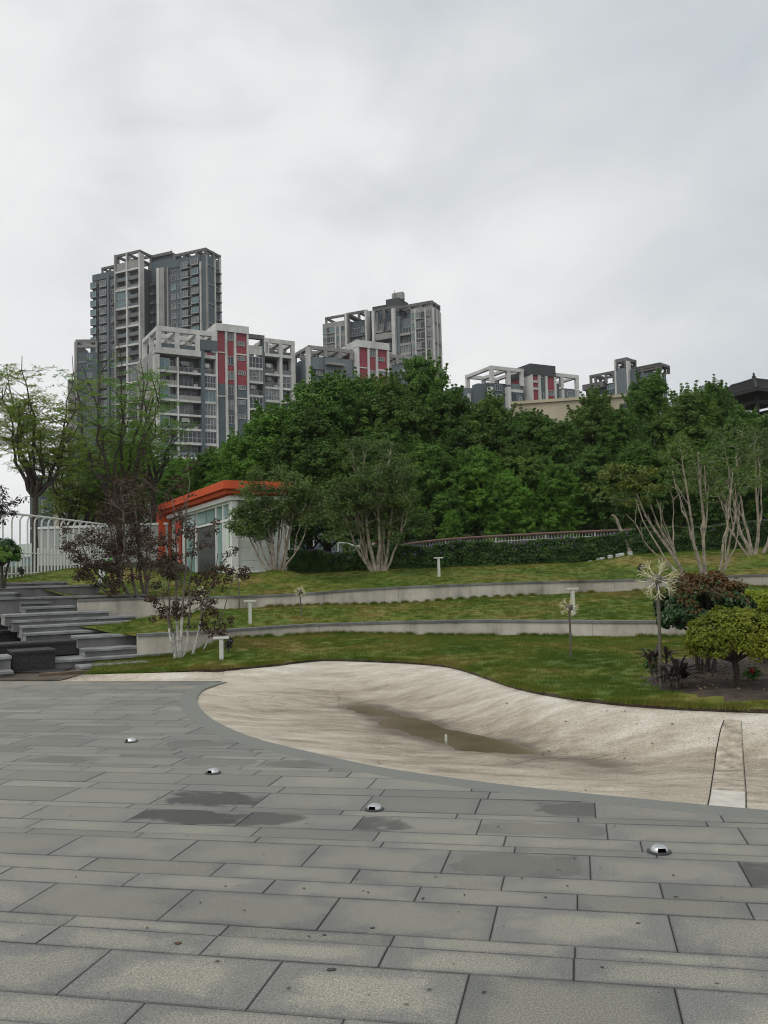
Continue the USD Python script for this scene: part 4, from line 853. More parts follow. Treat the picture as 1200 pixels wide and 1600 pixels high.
# recessed centre
for k in range(14):
    zb = zz(600, 325) - st * k
    if zb < 40: break
    win(sx(585), sx(618), zb, zb + 1.6, 2.85, 1); win(sx(688), sx(706), zb, zb + 1.6, 2.85, 0); bx('air_conditioner', sx(540), sx(565), 1.5, 2.9, zb - .5, zb + .1, 'bframe')
bx('pale_column', sx(622), sx(682), .4, 2.99, -.5, zz(650, 205), 'bgrey'); bx('pale_edge', sx(622) - .05, sx(640), .2, .397, -.5, zz(650, 205), 'bwhite')
bx('dark_slot', sx(722), sx(745), .3, 2.9, -.5, zz(735, 265), 'pane_dark'); bx('pier', sx(708), sx(721), .2, 2.9, -.5, zz(715, 205), 'bgrey')
# right wing
zw1 = zz(900, 225)
for k in range(17):
    zb = zw1 + .55 - st * k
    if zb < 20: break
    d = (.0, .15)
    win(sx(752), sx(792), zb - .1, zb + 1.6, -.15, 1); win(sx(803), sx(832), zb - .1, zb + 1.4, -.15, 1)
    bx('sill', sx(852), sx(938), -.85, -.003, zb - .35, zb - .15, 'bgrey'); win(sx(854), sx(903), zb - .145, zb + 1.75, -.8, 2, None, 'pane_mid')
    bx('dark_recess', sx(905), sx(930), -.2, -.003, zb - .145, zb + 1.75, 'pane_dark')
    bx('sill', sx(934), sx(998), -1.05, -.003, zb + .1, zb + .3, 'bgrey'); win(sx(936), sx(997), zb + .305, zb + 2.1, -1.0, 1, None, 'pane_teal' if k % 3 else 'pane_mid')
bx('slate_fin', sx(836), sx(848), -.6, -.004, -.5, zR - 1.5, 'slate_light'); bx('pier', sx(1001), sx(1012), -.5, -.004, -.5, zR - 2, 'bwhite')
bx('roof_parapet', XR0 + .03, sx(1003), -.3, -.003, zR - 2.2, zR + .15, 'slate')
t.frame([sx(768), sx(858), sx(965), XR1], .1, 7.0, zR, t.top, 'bframe', .8, .8, 3)
# end wall on the right: piers, ledges
EX = XR1
for y0, w in ((.0, .6), (3.9, .5), (6.5, .7)): bx('end_pier', EX + .003, EX + .35, y0, y0 + w, -.5, zR - (.2 if y0 < 6 else -1), 'bgrey' if y0 == 0 else 'bwhite')
for k in range(10): bx('end_band', EX + .003, EX + .25, .65, 6.45, zR - 3 - 2 * st * k, zR - 2.7 - 2 * st * k, 'bgrey'); bx('end_ledge', EX + .003, EX + 1.2, 4.5, 6.2, zR - 4.6 - 2 * st * k * .5, zR - 4.2 - 2 * st * k * .5, 'bframe')

# ---- C: tower behind the trees, right of centre
c = Bld('apartment_tower', 'grey residential tower in the middle with a dark water tank house on its roof', (504, 499), (677, 468.5), 245, near='B')
S, Z, bx, win = c.S, c.Z, c.box, c.window; sx = lambda q: S(460 + q / 4.286, 520); zz = lambda q, r: Z(460 + q / 4.286, 440 + r / 4.286); st = 2.93
XE = sx(928)
bx('left_wing_wall', sx(190), sx(360), 0, 13, -.5, zz(260, 272), 'bgrey'); bx('middle_wall', sx(360), sx(498), 1.6, 13, -.5, zz(430, 250), 'slate'); bx('core_wall', sx(485), sx(690), 2.2, 14, -.5, zz(560, 170), 'slate')
bx('right_wing_wall', sx(700), sx(782), 1.4, 5.5, -.5, zz(740, 240), 'slate_light'); bx('right_wing_wall', sx(782), XE, 0, 5.6, -.5, zz(850, 172), 'bgrey')
for k in range(9):
    r0 = 345 + 0 * k; zb = zz(240, 345) - st * k
    win(sx(194), sx(214), zb, zb + 1.7, -.15, 0); bx('dark_recess', sx(218), sx(240), -.05, -.003, zb - .2, zb + 1.8, 'pane_dark'); win(sx(242), sx(270), zb, zb + 1.8, -.4, 1); bx('sill', sx(216), sx(272), -.45, -.003, zb - .3, zb - .005, 'bgrey')
    win(sx(284), sx(304), zb, zb + 1.6, -.15, 0, None, 'pane_teal'); win(sx(314), sx(340), zb, zb + 1.6, -.1, 1)
    zb2 = zz(430, 335) - st * k; win(sx(372), sx(425), zb2, zb2 + 1.6, 1.45, 2); win(sx(440), sx(480), zb2, zb2 + 1.6, 1.1, 2); bx('sill', sx(438), sx(482), .9, 1.597, zb2 - .35, zb2 - .005, 'slate_light')
    if k % 2 == 0: bx('balcony_slab', sx(365), sx(485), .6, 1.597, zb2 - 1.2, zb2 - .6, 'slate')
    zb3 = zz(740, 340) - st * k; bx('floor_slab', sx(705), sx(776), .1, 1.397, zb3 - .8, zb3 - .1, 'bgrey'); (win(sx(708), sx(774), zb3 - .095, zb3 + 2.1, .2, 3, 1.0, 'pane_mid') if k > 1 else win(sx(715), sx(770), zb3, zb3 + 1.8, 1.2, 2, None, 'pane_dark'))
    zb4 = zz(850, 245) - st * k; win(sx(788), sx(806), zb4 + .2, zb4 + 1.9, -.15, 0, None, 'pane_teal'); bx('sill', sx(820), sx(874), -.5, -.003, zb4 - .3, zb4 - .05, 'bgrey'); win(sx(822), sx(850), zb4 - .045, zb4 + 1.8, -.45, 1); bx('dark_recess', sx(852), sx(874), -.1, -.003, zb4, zb4 + 1.8, 'pane_dark')
    win(sx(888), sx(914), zb4 + .3, zb4 + 2.1, -.3, 1)
for q in (276, 308, 812, 880): bx('pier', sx(q), sx(q + 7), -.55, -.004, -.5, zz(q, 300 if q < 400 else 190), 'bwhite')
for q, w, r in ((345, 12, 215), (480, 10, 190)): bx('pier', sx(q), sx(q + w), -.6, 1.59, -.5, zz(q, r), 'bwhite')
for q, w in ((528, 14), (660, 22)): bx('pier', sx(q), sx(q + w), -.8, 2.1, -.5, zz(q, 200 if q < 600 else 185), 'bwhite')
bx('slate_pier', sx(686), sx(704), .2, 2.1, -.5, zz(690, 230), 'slate_light')
for k in range(5):
    zb = zz(570, 320) - 2 * st * k; win(sx(545), sx(582), zb, zb + 2.0, 1.4, 2); bx('floor_band', sx(540), sx(660), -.4, 2.19, zb - 3.2, zb - 1.4, 'bgrey'); win(sx(612), sx(655), zb - .5, zb + 2.0, 1.4, 2); bx('balcony_slab', sx(605), sx(658), .2, 2.19, zb - .9, zb - .55, 'bframe'); bx('balcony_slab', sx(545), sx(590), .2, 2.19, zb - .9, zb - .4, 'bgrey')
bx('tank_house', sx(495), sx(690), 3, 12, zz(560, 175), zz(560, 140), 'slate_dark'); bx('tank_house', sx(583), sx(672), 3.5, 10, zz(560, 139.5), zz(620, 92), 'slate_dark')
for q in (622, 645, 664): obj('water_tank', MB().lathe([(0, 0), (1.0, 0), (1.0, 1.9), (.8, 2.2), (0, 2.25)], 12, (sx(q), 6, zz(620, 91.5))), M['bgrey'], c.t)
obj('antenna', MB().tube([(sx(630), 5, zz(620, 92)), (sx(630), 5, zz(630, 25))], .07, 4), M['bframe'], c.t)
c.frame([sx(206), sx(340), sx(352)], .1, 9, zz(260, 272), zz(300, 222), 'bframe', .7, .6, 2); c.frame([sx(352), sx(432), sx(487)], .1, 9, zz(430, 250), zz(430, 195), 'bframe', .7, .7, 2)
c.frame([sx(528), sx(600), sx(688)], .3, 4, zz(600, 250), zz(600, 172), 'bframe', .6, .7, 2)
c.frame([sx(686), sx(775), sx(850), XE], .1, 5.4, zz(850, 172), c.top, 'bframe', .8, .8, 3)
for y0 in (0, 2.5, 5.0): bx('end_pier', XE + .003, XE + .35, y0, y0 + .55, -.5, zz(900, 180), 'bwhite')
for k in range(12): bx('end_band', XE + .003, XE + .2, .57, 4.98, zz(900, 180) - 4 - 2 * st * k, zz(900, 180) - 3.6 - 2 * st * k, 'bframe')

# ---- B: second slab with red stair tower, half hidden by the trees
b = Bld('apartment_block', 'slate mid-rise with red stair tower half hidden behind the trees in the middle', (482, 539.3), (655, 559), 192)
S, Z, bx, win = b.S, b.Z, b.box, b.window; sx = lambda q: S(460 + q / 4.286, 570); zz = lambda q, r: Z(460 + q / 4.286, 440 + r / 4.286)
bx('core_wall', sx(98), sx(835), 1.0, 14, -.5, zz(300, 520), 'slate_light'); bx('left_wing_wall', sx(-5), sx(96), 5, 14, -.5, zz(40, 540) + .5, 'slate')
for k in range(3): zb = zz(40, 630) - 2.97 * k; win(sx(20), sx(50), zb, zb + 1.6, 4.85, 1, None, 'pane_dark'); bx('floor_band', sx(-4), sx(95), 4.8, 4.997, zb - 1.0, zb - .6, 'bgrey')
bx('corner_pier', sx(88), sx(106), -.2, .99, -.5, zz(98, 440), 'bwhite'); bx('roof_parapet', sx(106), sx(200), .2, .99, zz(150, 585), zz(150, 505), 'slate_light'); bx('slate_panel', sx(203), sx(388), .0, .99, -.5, zz(300, 515), 'slate_light')
bx('canopy', sx(205), sx(325), -1.2, -.003, zz(260, 565), zz(260, 552), 'bgrey'); win(sx(150), sx(195), zz(170, 625), zz(170, 570), .5, 1, None, 'pane_mid'); win(sx(328), sx(350), zz(340, 620), zz(340, 590), -.15, 1, None, 'pane_dark')
for k in range(4): zb = zz(260, 660) - 2.97 * k; win(sx(215), sx(300), zb, zb + 1.9, -.15, 3); bx('air_conditioner', sx(375), sx(398), -.6, -.003, zb - .2, zb + .6, 'wframe'); bx('slate_panel', sx(108), sx(198), .1, .99, zb - 1.2, zb + .2, 'slate_light')
b.frame([sx(95), sx(208), sx(305), sx(395)], -.15, 8, zz(300, 515), b.top, 'bgrey', .8, .8, 3)
zt_ = zz(410, 400)
for q0, q1 in ((418, 474), (487, 529), (542, 604)): bx('red_panel', sx(q0), sx(q1), -1.0, .99, -.5, zt_ - 1.6, 'bred')
for q0, q1 in ((402, 418), (474, 487), (529, 542), (604, 618)): bx('pier', sx(q0) + .004, sx(q1) - .004, -1.35, .99, -.5, zt_ - 1.6, 'bwhite')
bx('tower_crown', sx(400), sx(619), -1.45, 6, zt_ - 1.597, zt_, 'bwhite'); bx('tower_side', sx(401), sx(617), 1.003, 6, -.5, zt_ - 1.6, 'bred')
win(sx(490), sx(526), zz(508, 510), zz(508, 448), -1.12, 1, 1.4, 'pane_mid'); win(sx(546), sx(590), zz(568, 540), zz(568, 515), -1.12, 2, None, 'pane_mid')
for k in range(2): bx('white_band', sx(418), sx(474) - .01, -1.15, -1.003, zz(446, 587) - 5.94 * k, zz(446, 580) - 5.94 * k, 'bwhite'); bx('white_band', sx(542), sx(604), -1.15, -1.003, zz(570, 605) - 5.94 * k, zz(570, 595) - 5.94 * k, 'bwhite')
for k in range(3): win(sx(546), sx(600), zz(570, 632) - 2.97 * k, zz(570, 606) - 2.97 * k, -1.12, 2, None, 'pane_mid'); win(sx(490), sx(526), zz(508, 640) - 2.97 * k, zz(508, 600) - 2.97 * k, -1.12, 1)
bx('slate_panel', sx(620), sx(650), -.2, .99, -.5, zz(640, 545), 'bgrey'); bx('slate_panel', sx(652), sx(835), .3, .99, -.5, zz(740, 560), 'slate_light'); bx('canopy', sx(700), sx(835), -.9, .297, zz(760, 612), zz(760, 600), 'bwhite'); win(sx(655), sx(676), zz(665, 660), zz(665, 625), .15, 1, None, 'pane_mid')
for k in range(3): win(sx(712), sx(820), zz(760, 650) - 2.97 * k, zz(760, 616) - 2.97 * k, .1, 4)
b.frame([sx(618), sx(690), sx(785), sx(835)], -.1, 8, zz(740, 560), zz(740, 497), 'bgrey', .8, .8, 3)

# ---- D: red and slate roof storeys above the trees on the right
d = Bld('apartment_block', 'red and slate block with white roof frames rising above the trees on the right', (767.5, 571.5), (904, 586), 165)
S, Z, bx, win = d.S, d.Z, d.box, d.window; sx = lambda q: S(700 + q / 3.333, 605); zz = lambda q, r: Z(700 + q / 3.333, 540 + r / 3.333)
bx('core_wall', sx(230), sx(680), 1.5, 12, -.5, zz(360, 195), 'slate'); bx('slate_panel', sx(240), sx(312), .8, 1.497, -.5, zz(270, 200), 'slate'); bx('slate_panel', sx(327), sx(392), .3, 1.497, -.5, zz(360, 198), 'slate_light')
bx('left_wing', sx(90), sx(228), 3.5, 10, -.5, zz(150, 200), 'slate_light'); bx('left_wing', sx(180), sx(229), 1.5, 3.497, -.5, zz(205, 190), 'slate'); bx('left_post', sx(153), sx(166), 3.2, 3.497, -.5, zz(160, 232), 'bwhite')
win(sx(256), sx(292), zz(275, 232), zz(275, 200), .65, 2); win(sx(262), sx(292), zz(275, 282), zz(275, 250), .65, 2); win(sx(372), sx(386), zz(380, 295), zz(380, 268), .15, 0, None, 'pane_mid'); bx('white_band', sx(330), sx(392), .1, .297, zz(360, 243), zz(360, 228), 'bwhite')
bx('dark_recess', sx(335), sx(356), .15, .297, zz(345, 292), zz(345, 250), 'pane_dark')
d.frame([sx(222), sx(317), sx(395)], -.2, 8, zz(270, 200), d.top, 'bwhite', .7, .75, 2, slats=0)
for q in (216, 308): bx('pier', sx(q), sx(q + 16), -.25, .79, -.5, zz(q, 215), 'bwhite')
zt_ = zz(414, 100)
bx('red_panel', sx(422), sx(450), -1.0, 1.49, -.5, zt_ - 2.2, 'bred'); bx('slate_panel', sx(464), sx(488), -1.0, 1.49, -.5, zt_ - 2.2, 'slate'); bx('red_panel', sx(499), sx(534), -1.0, 1.49, -.5, zt_ - 2.2, 'bred')
for q0, q1 in ((414, 422), (451, 463), (489, 498), (535, 543)): bx('pier', sx(q0), sx(q1), -1.3, 1.49, -.5, zt_ - 2.2, 'bwhite')
bx('tower_crown', sx(412), sx(543), -1.2, 7, zt_ - 2.197, zt_, 'slate_dark'); bx('tower_side', sx(413), sx(541), 1.497, 7, -.5, zt_ - 2.2, 'bred')
for r in (193, 230): bx('white_band', sx(423), sx(450), -1.15, -1.003, zz(436, r + 6), zz(436, r - 6), 'bwhite')
for r0, r1 in ((160, 140), (265, 240)): win(sx(502), sx(532), zz(516, r0), zz(516, r1), -1.12, 1, None, 'pane_mid')
for r0, r1 in ((172, 142), (285, 252)): win(sx(466), sx(486), zz(476, r0), zz(476, r1), -1.12, 1)
bx('slate_panel', sx(548), sx(588), .5, 1.49, -.5, zz(560, 195), 'slate_light'); bx('slate_panel', sx(602), sx(672), .5, 1.49, -.5, zz(640, 222), 'slate_light'); win(sx(628), sx(664), zz(645, 268), zz(645, 238), .35, 2)
d.frame([sx(540), sx(593), sx(680)], -.2, 9, zz(640, 222), zz(610, 148), 'bwhite', .7, .75, 2)
for q in (586, 668): bx('pier', sx(q), sx(q + 15), -.25, .49, -.5, zz(q, 230), 'bwhite')

# ---- E: far block with slatted roof frames
e = Bld('apartment_block', 'far slate block with a slatted roof frame and narrow lift tower at the right', (915, 590.5), (1033.5, 567), 190, near='B')
S, Z, bx, win = e.S, e.Z, e.box, e.window; sx = lambda q: S(700 + q / 3.333, 600); zz = lambda q, r: Z(700 + q / 3.333, 540 + r / 3.333)
bx('left_wing', sx(705), sx(872), 1, 5, -.5, zz(790, 200), 'slate'); bx('balcony_band', sx(702), sx(812), -.3, .997, zz(760, 225), zz(760, 195), 'bframe'); bx('pier', sx(735), sx(748), -.2, .99, -.5, zz(740, 228), 'bgrey'); win(sx(820), sx(866), zz(845, 222), zz(845, 200), .8, 3); bx('balcony_band', sx(705), sx(812), .2, .997, -.5, zz(760, 258), 'slate_light')
bx('dark_recess', sx(752), sx(770), .7, .997, zz(760, 256), zz(760, 232), 'bred'); bx('slate_panel', sx(814), sx(872), .3, .99, -.5, zz(840, 226), 'slate')
bx('lift_tower', sx(886), sx(940), -.6, 6, -.5, zz(910, 120), 'slate_light'); 
for q in (879, 942): bx('pier', sx(q), sx(q + 8), -.9, .5, -.5, zz(q, 82), 'bwhite')
e.frame([sx(882), sx(947)], -.8, 3, zz(910, 120), zz(910, 69), 'bframe', .8, .7, 2); bx('lift_house', sx(890), sx(938), .5, 3, zz(910, 119.5), zz(910, 98), 'slate_dark')
bx('slate_panel', sx(952), sx(986), 0, 6, -.5, zz(970, 122), 'slate'); bx('dark_recess', sx(988), sx(1004), .8, 6, -.5, zz(995, 155), 'slate_dark'); bx('right_wing', sx(1006), sx(1098), .0, 3.6, -.5, zz(1050, 143), 'slate_light'); bx('parapet', sx(1006), sx(1098), -.2, -.003, zz(1050, 160), zz(1050, 142), 'slate')
for k in range(3): win(sx(989), sx(1003), zz(995, 205) - 2.95 * k, zz(995, 180) - 2.95 * k, .6, 0); bx('air_conditioner', sx(990), sx(1002), .3, .79, zz(995, 215) - 2.95 * k, zz(995, 207) - 2.95 * k, 'bgrey')
bx('corner_pier', sx(1098), sx(1110), -.3, 1, -.5, zz(1104, 150), 'bwhite')
e.frame([sx(735), sx(765), sx(820), sx(866)], .2, 4.5, zz(790, 200), zz(800, 141), 'bframe', .5, .55, 2, slats=0); e.frame([sx(962), sx(1012), sx(1088), sx(1112)], 0.2, 4, zz(1050, 143), e.top, 'bframe', .5, .55, 2, slats=14)
bx('roof_beam', sx(962), sx(1110), .1, .5, zz(1040, 128), zz(1040, 121), 'bframe')

# ---- cream podium below them, slim block at the far left, low blocks behind the fence
f = Bld('podium', 'long plain cream wall of a podium showing between the treetops on the right', (800, 632.5), (1000, 619), 105, near='A', cat='building')
f.box('wall', 0, f.len, 0, 8, -.5, f.top, 'cream'); f.box('coping', -.2, f.len + .2, -.25, 8.2, f.top + .003, f.top + .35, 'cream'); f.box('dark_vent', f.S(968, 630), f.S(1000, 630), -.1, -.003, f.Z(985, 640), f.Z(985, 630), 'pane_dark')
g = Bld('apartment_block', 'slim slate block with a white slatted roof frame beside the tall left tower', (117.5, 531.5), (152, 531), 270)
S, Z, bx, win = g.S, g.Z, g.box, g.window
bx('wall', S(121), S(152), 0, 12, -.5, Z(130, 551), 'slate'); bx('edge_pier', S(116.5), S(120.8), -.3, 12, -.5, Z(118, 534), 'bgrey'); bx('lower_wing', S(104), S(116), 1, 12, -.5, Z(110, 592), 'bgrey')
for k in range(14): zb = Z(140, 562) - 2.9 * k; win(S(137), S(144), zb, zb + 1.6, -.12, 1); bx('floor_band', S(122), S(136), -.15, -.003, zb - .9 if k % 4 == 0 else zb - .3, zb - .5 if k % 4 == 0 else zb - .25, 'bgrey'); bx('balcony', S(106), S(115), .4, .997, zb - 6 - .8, zb - 6, 'bframe')
g.frame([S(118), S(152)], 0, 7, Z(130, 551), g.top, 'bgrey', .7, .6, 2, slats=12); bx('roof_beam', S(120), S(152), -.1, .3, Z(135, 543), Z(135, 539), 'bgrey')
h = Bld('office_block', 'glassy blue-grey lower block with beige columns seen behind the white fence', (66, 742), (146, 752), 120)
S, Z, bx, win = h.S, h.Z, h.box, h.window
bx('wall', 0, h.len, .3, 2.2, -.5, h.top, 'slate')
for k in range(6):
    zb = h.top - 2.2 - 3.0 * k
    for q in (67, 75, 102, 111, 124, 133): win(S(q, 770), S(q + 6.5, 770), zb, zb + 1.8, .14, 0, None, 'pane_teal' if q < 80 else 'pane_dark')
for q in (85, 95, 119): bx('beige_column', S(q, 770), S(q + 4, 770), -.3, .297, -.5, h.top, 'cream')
i_ = Bld('site_hall', 'low pale green wall and windows seen through the white fence slats', (-60, 858), (168, 838), 62, near='A', zg=1.2, cat='building')
i_.box('wall', -.5, i_.len, .2, 8, -.5, i_.top, 'pale_green')
for q in range(9): i_.window(i_.len * (q + .1) / 9, i_.len * (q + .8) / 9, i_.top - 1.7, i_.top - .8, .05, 1, None, 'pane_teal')

# ---- kiosk with the orange portal
kb = hit(365, 896.5, [S3], 20); kyaw = 26.6
K = thing('kiosk', 'small white park kiosk with a bright orange portal frame and red banner', 'kiosk', (kb[0], kb[1], kb[2]), kyaw)
def kx(name, x0, x1, y0, y1, z0, z1, m, parent=None): return obj(name, MB().cbox(x0, x1, y0, y1, z0, z1, .008), M[m], parent if parent is not None else K)
KW, KD, KH = 1.95, 9.2, 2.38
kx('core', .10, KW - .06, .06, KD - .06, -.6, KH - .02, 'kwhite')
for n in range(5): kx('siding_board', .16, KW, .0, .055, -.02 + n * .43, -.02 + n * .43 + .424, 'kwhite')
kx('corner_post', -.06, .155, -.06, .12, -.6, KH, 'ktrim'); kx('base_board', -.05, KW, -.05, -.003, -.6, .06, 'ktrim')
kx('eave_trim', -.12, KW + .1, -.14, .1, KH + .003, KH + .15, 'ktrim'); kx('eave_trim', -.14, .08, .103, KD - .35, KH + .003, KH + .15, 'ktrim')
for zz0, zz1, o in ((KH + .34, KH + .60, .42), (KH + .20, KH + .337, .30)):
    kx('orange_fascia', -o, KW + .2, -o, -o + .3, zz0, zz1, 'orange'); kx('orange_fascia', -o, -o + .3, -o + .303, KD + .05, zz0, zz1, 'orange')
kx('roof', -.1, KW + .3, -.1, KD, KH + .155, KH + .33, 'orange')
kx('orange_post', -.42, .05, KD - .25, KD + .35, -.45, KH + .335, 'orange'); kx('plinth', -.5, .3, KD - 1.9, KD + .9, -.7, -.16, 'ktrim')
# glazed side
for y0, y1, m in ((1.15, 1.9, 'kpane'), (.45, 1.05, 'kwhite'), (2.0, 4.6, 'kdark'), (4.75, 6.2, 'kpane'), (6.3, 6.9, 'kwhite')):
    kx('side_panel', .03, .095, y0, y1, -.02 if m != 'kpane' else .05, 1.72, m)
for y0, y1 in ((.5, 1.9), (2.0, 3.3), (3.4, 4.7), (4.8, 6.2)): kx('clerestory', .03, .095, y0, y1, 1.86, 2.28, 'kpane')
for y0 in (.30, 1.06, 1.92, 4.64, 6.22, 7.9): kx('post', -.02, .10, y0, y0 + .09, -.4, KH, 'ktrim')
for z0 in (1.74, 2.30): kx('rail', -.01, .10, .4, 7.9, z0, z0 + .08, 'ktrim')
bn = kx('banner', -.03, .02, 7.0, 7.75, -.35, 2.2, 'banner')
def glyph(cz, seed):
    g = np.random.default_rng(seed); m = MB(); y = 7.37; s_ = .15
    for k in range(3): zq = cz + s_ * (.8 - .8 * k); w = s_ * g.uniform(.55, 1.0); m.box(-.036, -.031, y - w, y + w, zq - .02, zq + .02)
    for dy in (-.09, .07): m.box(-.037, -.031, y + dy - .014, y + dy + .014, cz - s_ * g.uniform(.5, 1), cz + s_ * g.uniform(.5, 1))
    return m
for n, cz in enumerate((1.55, 1.13, .71, .29)): obj('character', glyph(cz, 40 + n), M['white'], bn)
obj('mark', MB().box(-.036, -.031, 7.2, 7.55, -.12, -.06).box(-.036, -.031, 7.2, 7.55, .0, .03), M['white'], bn)
kx('poster', -.035, -.022, .32, .38, .9, 1.5, 'green')
wv = at_y(236, 850, 38); W = thing('garden_wall', 'plain pale wall running left from the orange kiosk portal', 'wall', (at_y(264, 880, 36.6)[0], 36.6, 1.6), 172)
for n in range(4): obj('wall_panel', MB().cbox(n * 1.5 + .004, n * 1.5 + 1.496, -.1, .1, -.5, 2.35, .01), M['wall_grey'], W)
obj('coping', MB().cbox(-.02, 6.05, -.14, .14, 2.353, 2.45, .01), M['ktrim'], W)

# ---- black pavilion roof on the hill at the right
gp = at_y(1180, 625, 58.0); gz0 = float(hillz(gp[0], gp[1]))
G = thing('pavilion', 'open black tiled pavilion with a two-step hipped roof on the wooded hill', 'pavilion', (gp[0], gp[1], 0), 24)
ez = gp[2] + .05; hw = 2.75
def hip(z0, h0, z1, h1, th=.14):
    m = MB(); 
    def ring(h, z): return [(-h, -h, z), (h, -h, z), (h, h, z), (-h, h, z)]
    R = [ring(h0, z0 - th)] + [ring(h0 + (h1 - h0) * q, z0 + (z1 - z0) * (q ** 1.25)) for q in np.linspace(0, 1, 6)]
    v = np.array(R).reshape(-1, 3); f = [(i * 4 + j, i * 4 + (j + 1) % 4, (i + 1) * 4 + (j + 1) % 4, (i + 1) * 4 + j) for i in range(len(R) - 1) for j in range(4)] + [(3, 2, 1, 0), tuple(len(v) - 4 + k for k in range(4))]
    return m.add(v, f)
mr = obj('main_roof', hip(ez, hw, ez + 1.0, .95), M['rooftile'], G); obj('upper_roof', hip(ez + 1.12, 1.05, ez + 1.42, .12), M['rooftile'], G); obj('neck', MB().box(-.7, .7, -.7, .7, ez + .9, ez + 1.1), M['rooftile'], G)
for sx_ in (-1, 1):
    for sy_ in (-1, 1): obj('hip_ridge', MB().tube([(sx_ * hw, sy_ * hw, ez + .05), (sx_ * 1.8, sy_ * 1.8, ez + .41), (sx_ * .95, sy_ * .95, ez + 1.03)], .09, 6), M['rooftile'], mr)
for yy in np.linspace(-hw + .2, hw - .2, 16):
    obj('tile_row', MB().tube([(-hw, yy, ez + .03), (-hw + (hw - .95) * max(0, 1 - max(0, abs(yy) - .95) / (hw - .95)), yy, ez + .03 + .97 * max(0, 1 - max(0, abs(yy) - .95) / (hw - .95)) ** 1.25)], .05, 5), M['rooftile'], mr) if abs(yy) < hw - .3 else None
    obj('tile_row', MB().tube([(yy, -hw, ez + .03), (yy, -hw + (hw - .95) * max(0, 1 - max(0, abs(yy) - .95) / (hw - .95)), ez + .03 + .97 * max(0, 1 - max(0, abs(yy) - .95) / (hw - .95)) ** 1.25)], .05, 5), M['rooftile'], mr) if abs(yy) < hw - .3 else None
obj('finial', MB().lathe([(0, 0), (.1, 0), (.14, .12), (.05, .22), (.08, .3), (0, .42)], 10, (0, 0, ez + 1.40)), M['rooftile'], G)
for sx_ in (-1, 1):
    for sy_ in (-1, 1): obj('post', MB().lathe([(.14, gz0 - .6), (.12, ez - .1)], 10, (sx_ * 1.9, sy_ * 1.9, 0)), M['rooftile'], G)
    obj('lintel', MB().box(-1.9, 1.9, sx_ * 1.9 - .08, sx_ * 1.9 + .08, ez - .75, ez - .5), M['rooftile'], G); obj('lintel', MB().box(sx_ * 1.9 - .08, sx_ * 1.9 + .08, -1.78, 1.78, ez - .75, ez - .5), M['rooftile'], G)
    obj('bench', MB().box(-1.7, 1.7, sx_ * 1.8 - .2, sx_ * 1.8 + .2, gz0 + .3, gz0 + .45), M['rooftile'], G)
obj('platform', MB().cbox(-2.4, 2.4, -2.4, 2.4, gz0 - 1.2, gz0 + .1, .03), M['coping'], G)

# ================================================================== VEGETATION
def leaf_cards(c, nrm, length, width, g, fold=0.25):
    """diamond leaves, each folded along its midrib"""
    n = len(c); nrm = nrm / (np.linalg.norm(nrm, axis=1, keepdims=True) + 1e-9)
    a = g.normal(size=(n, 3)); a -= nrm * (a * nrm).sum(1, keepdims=True); a /= np.linalg.norm(a, axis=1, keepdims=True) + 1e-9; b = np.cross(nrm, a)
    l = length * g.uniform(.7, 1.25, (n, 1)); w = width * g.uniform(.7, 1.25, (n, 1))
    v = np.stack([c - a * l * .5, c + b * w * .5 + nrm * w * fold, c + a * l * .5 - nrm * l * .12, c - b * w * .5 + nrm * w * fold], 1).reshape(-1, 3)
    k = np.arange(n)[:, None] * 4
    return v, np.vstack([k + [0, 1, 2], k + [0, 2, 3]])
def leaf_mesh(c, nrm, length, width, g, fold=.25): return leaf_cards(np.asarray(c), np.asarray(nrm), length, width, g, fold)
def sph(n, g): d = g.normal(size=(n, 3)); return d / np.linalg.norm(d, axis=1, keepdims=True)
def clump(c, r, n, g, flat=1.0, shell=.45):
    """leaf places and facings of one leafy clump"""
    d = sph(n, g); rad = r * g.uniform(shell, 1, (n, 1)) ** .6; p = c + d * rad * [1, 1, flat]
    return p, d * .8 + [0, 0, .75] + g.normal(0, .35, (n, 3))
def wobble(p0, p1, n, amp, g, sag=0.0):
    t = np.linspace(0, 1, n)[:, None]; p = p0 * (1 - t) + p1 * t; j = g.normal(0, amp, (n, 3)); j[0] = 0; j[-1] *= .3
    p = p + np.cumsum(j, 0) * np.sin(t * np.pi * .5); p[:, 2] -= sag * np.sin(t[:, 0] * np.pi); return p

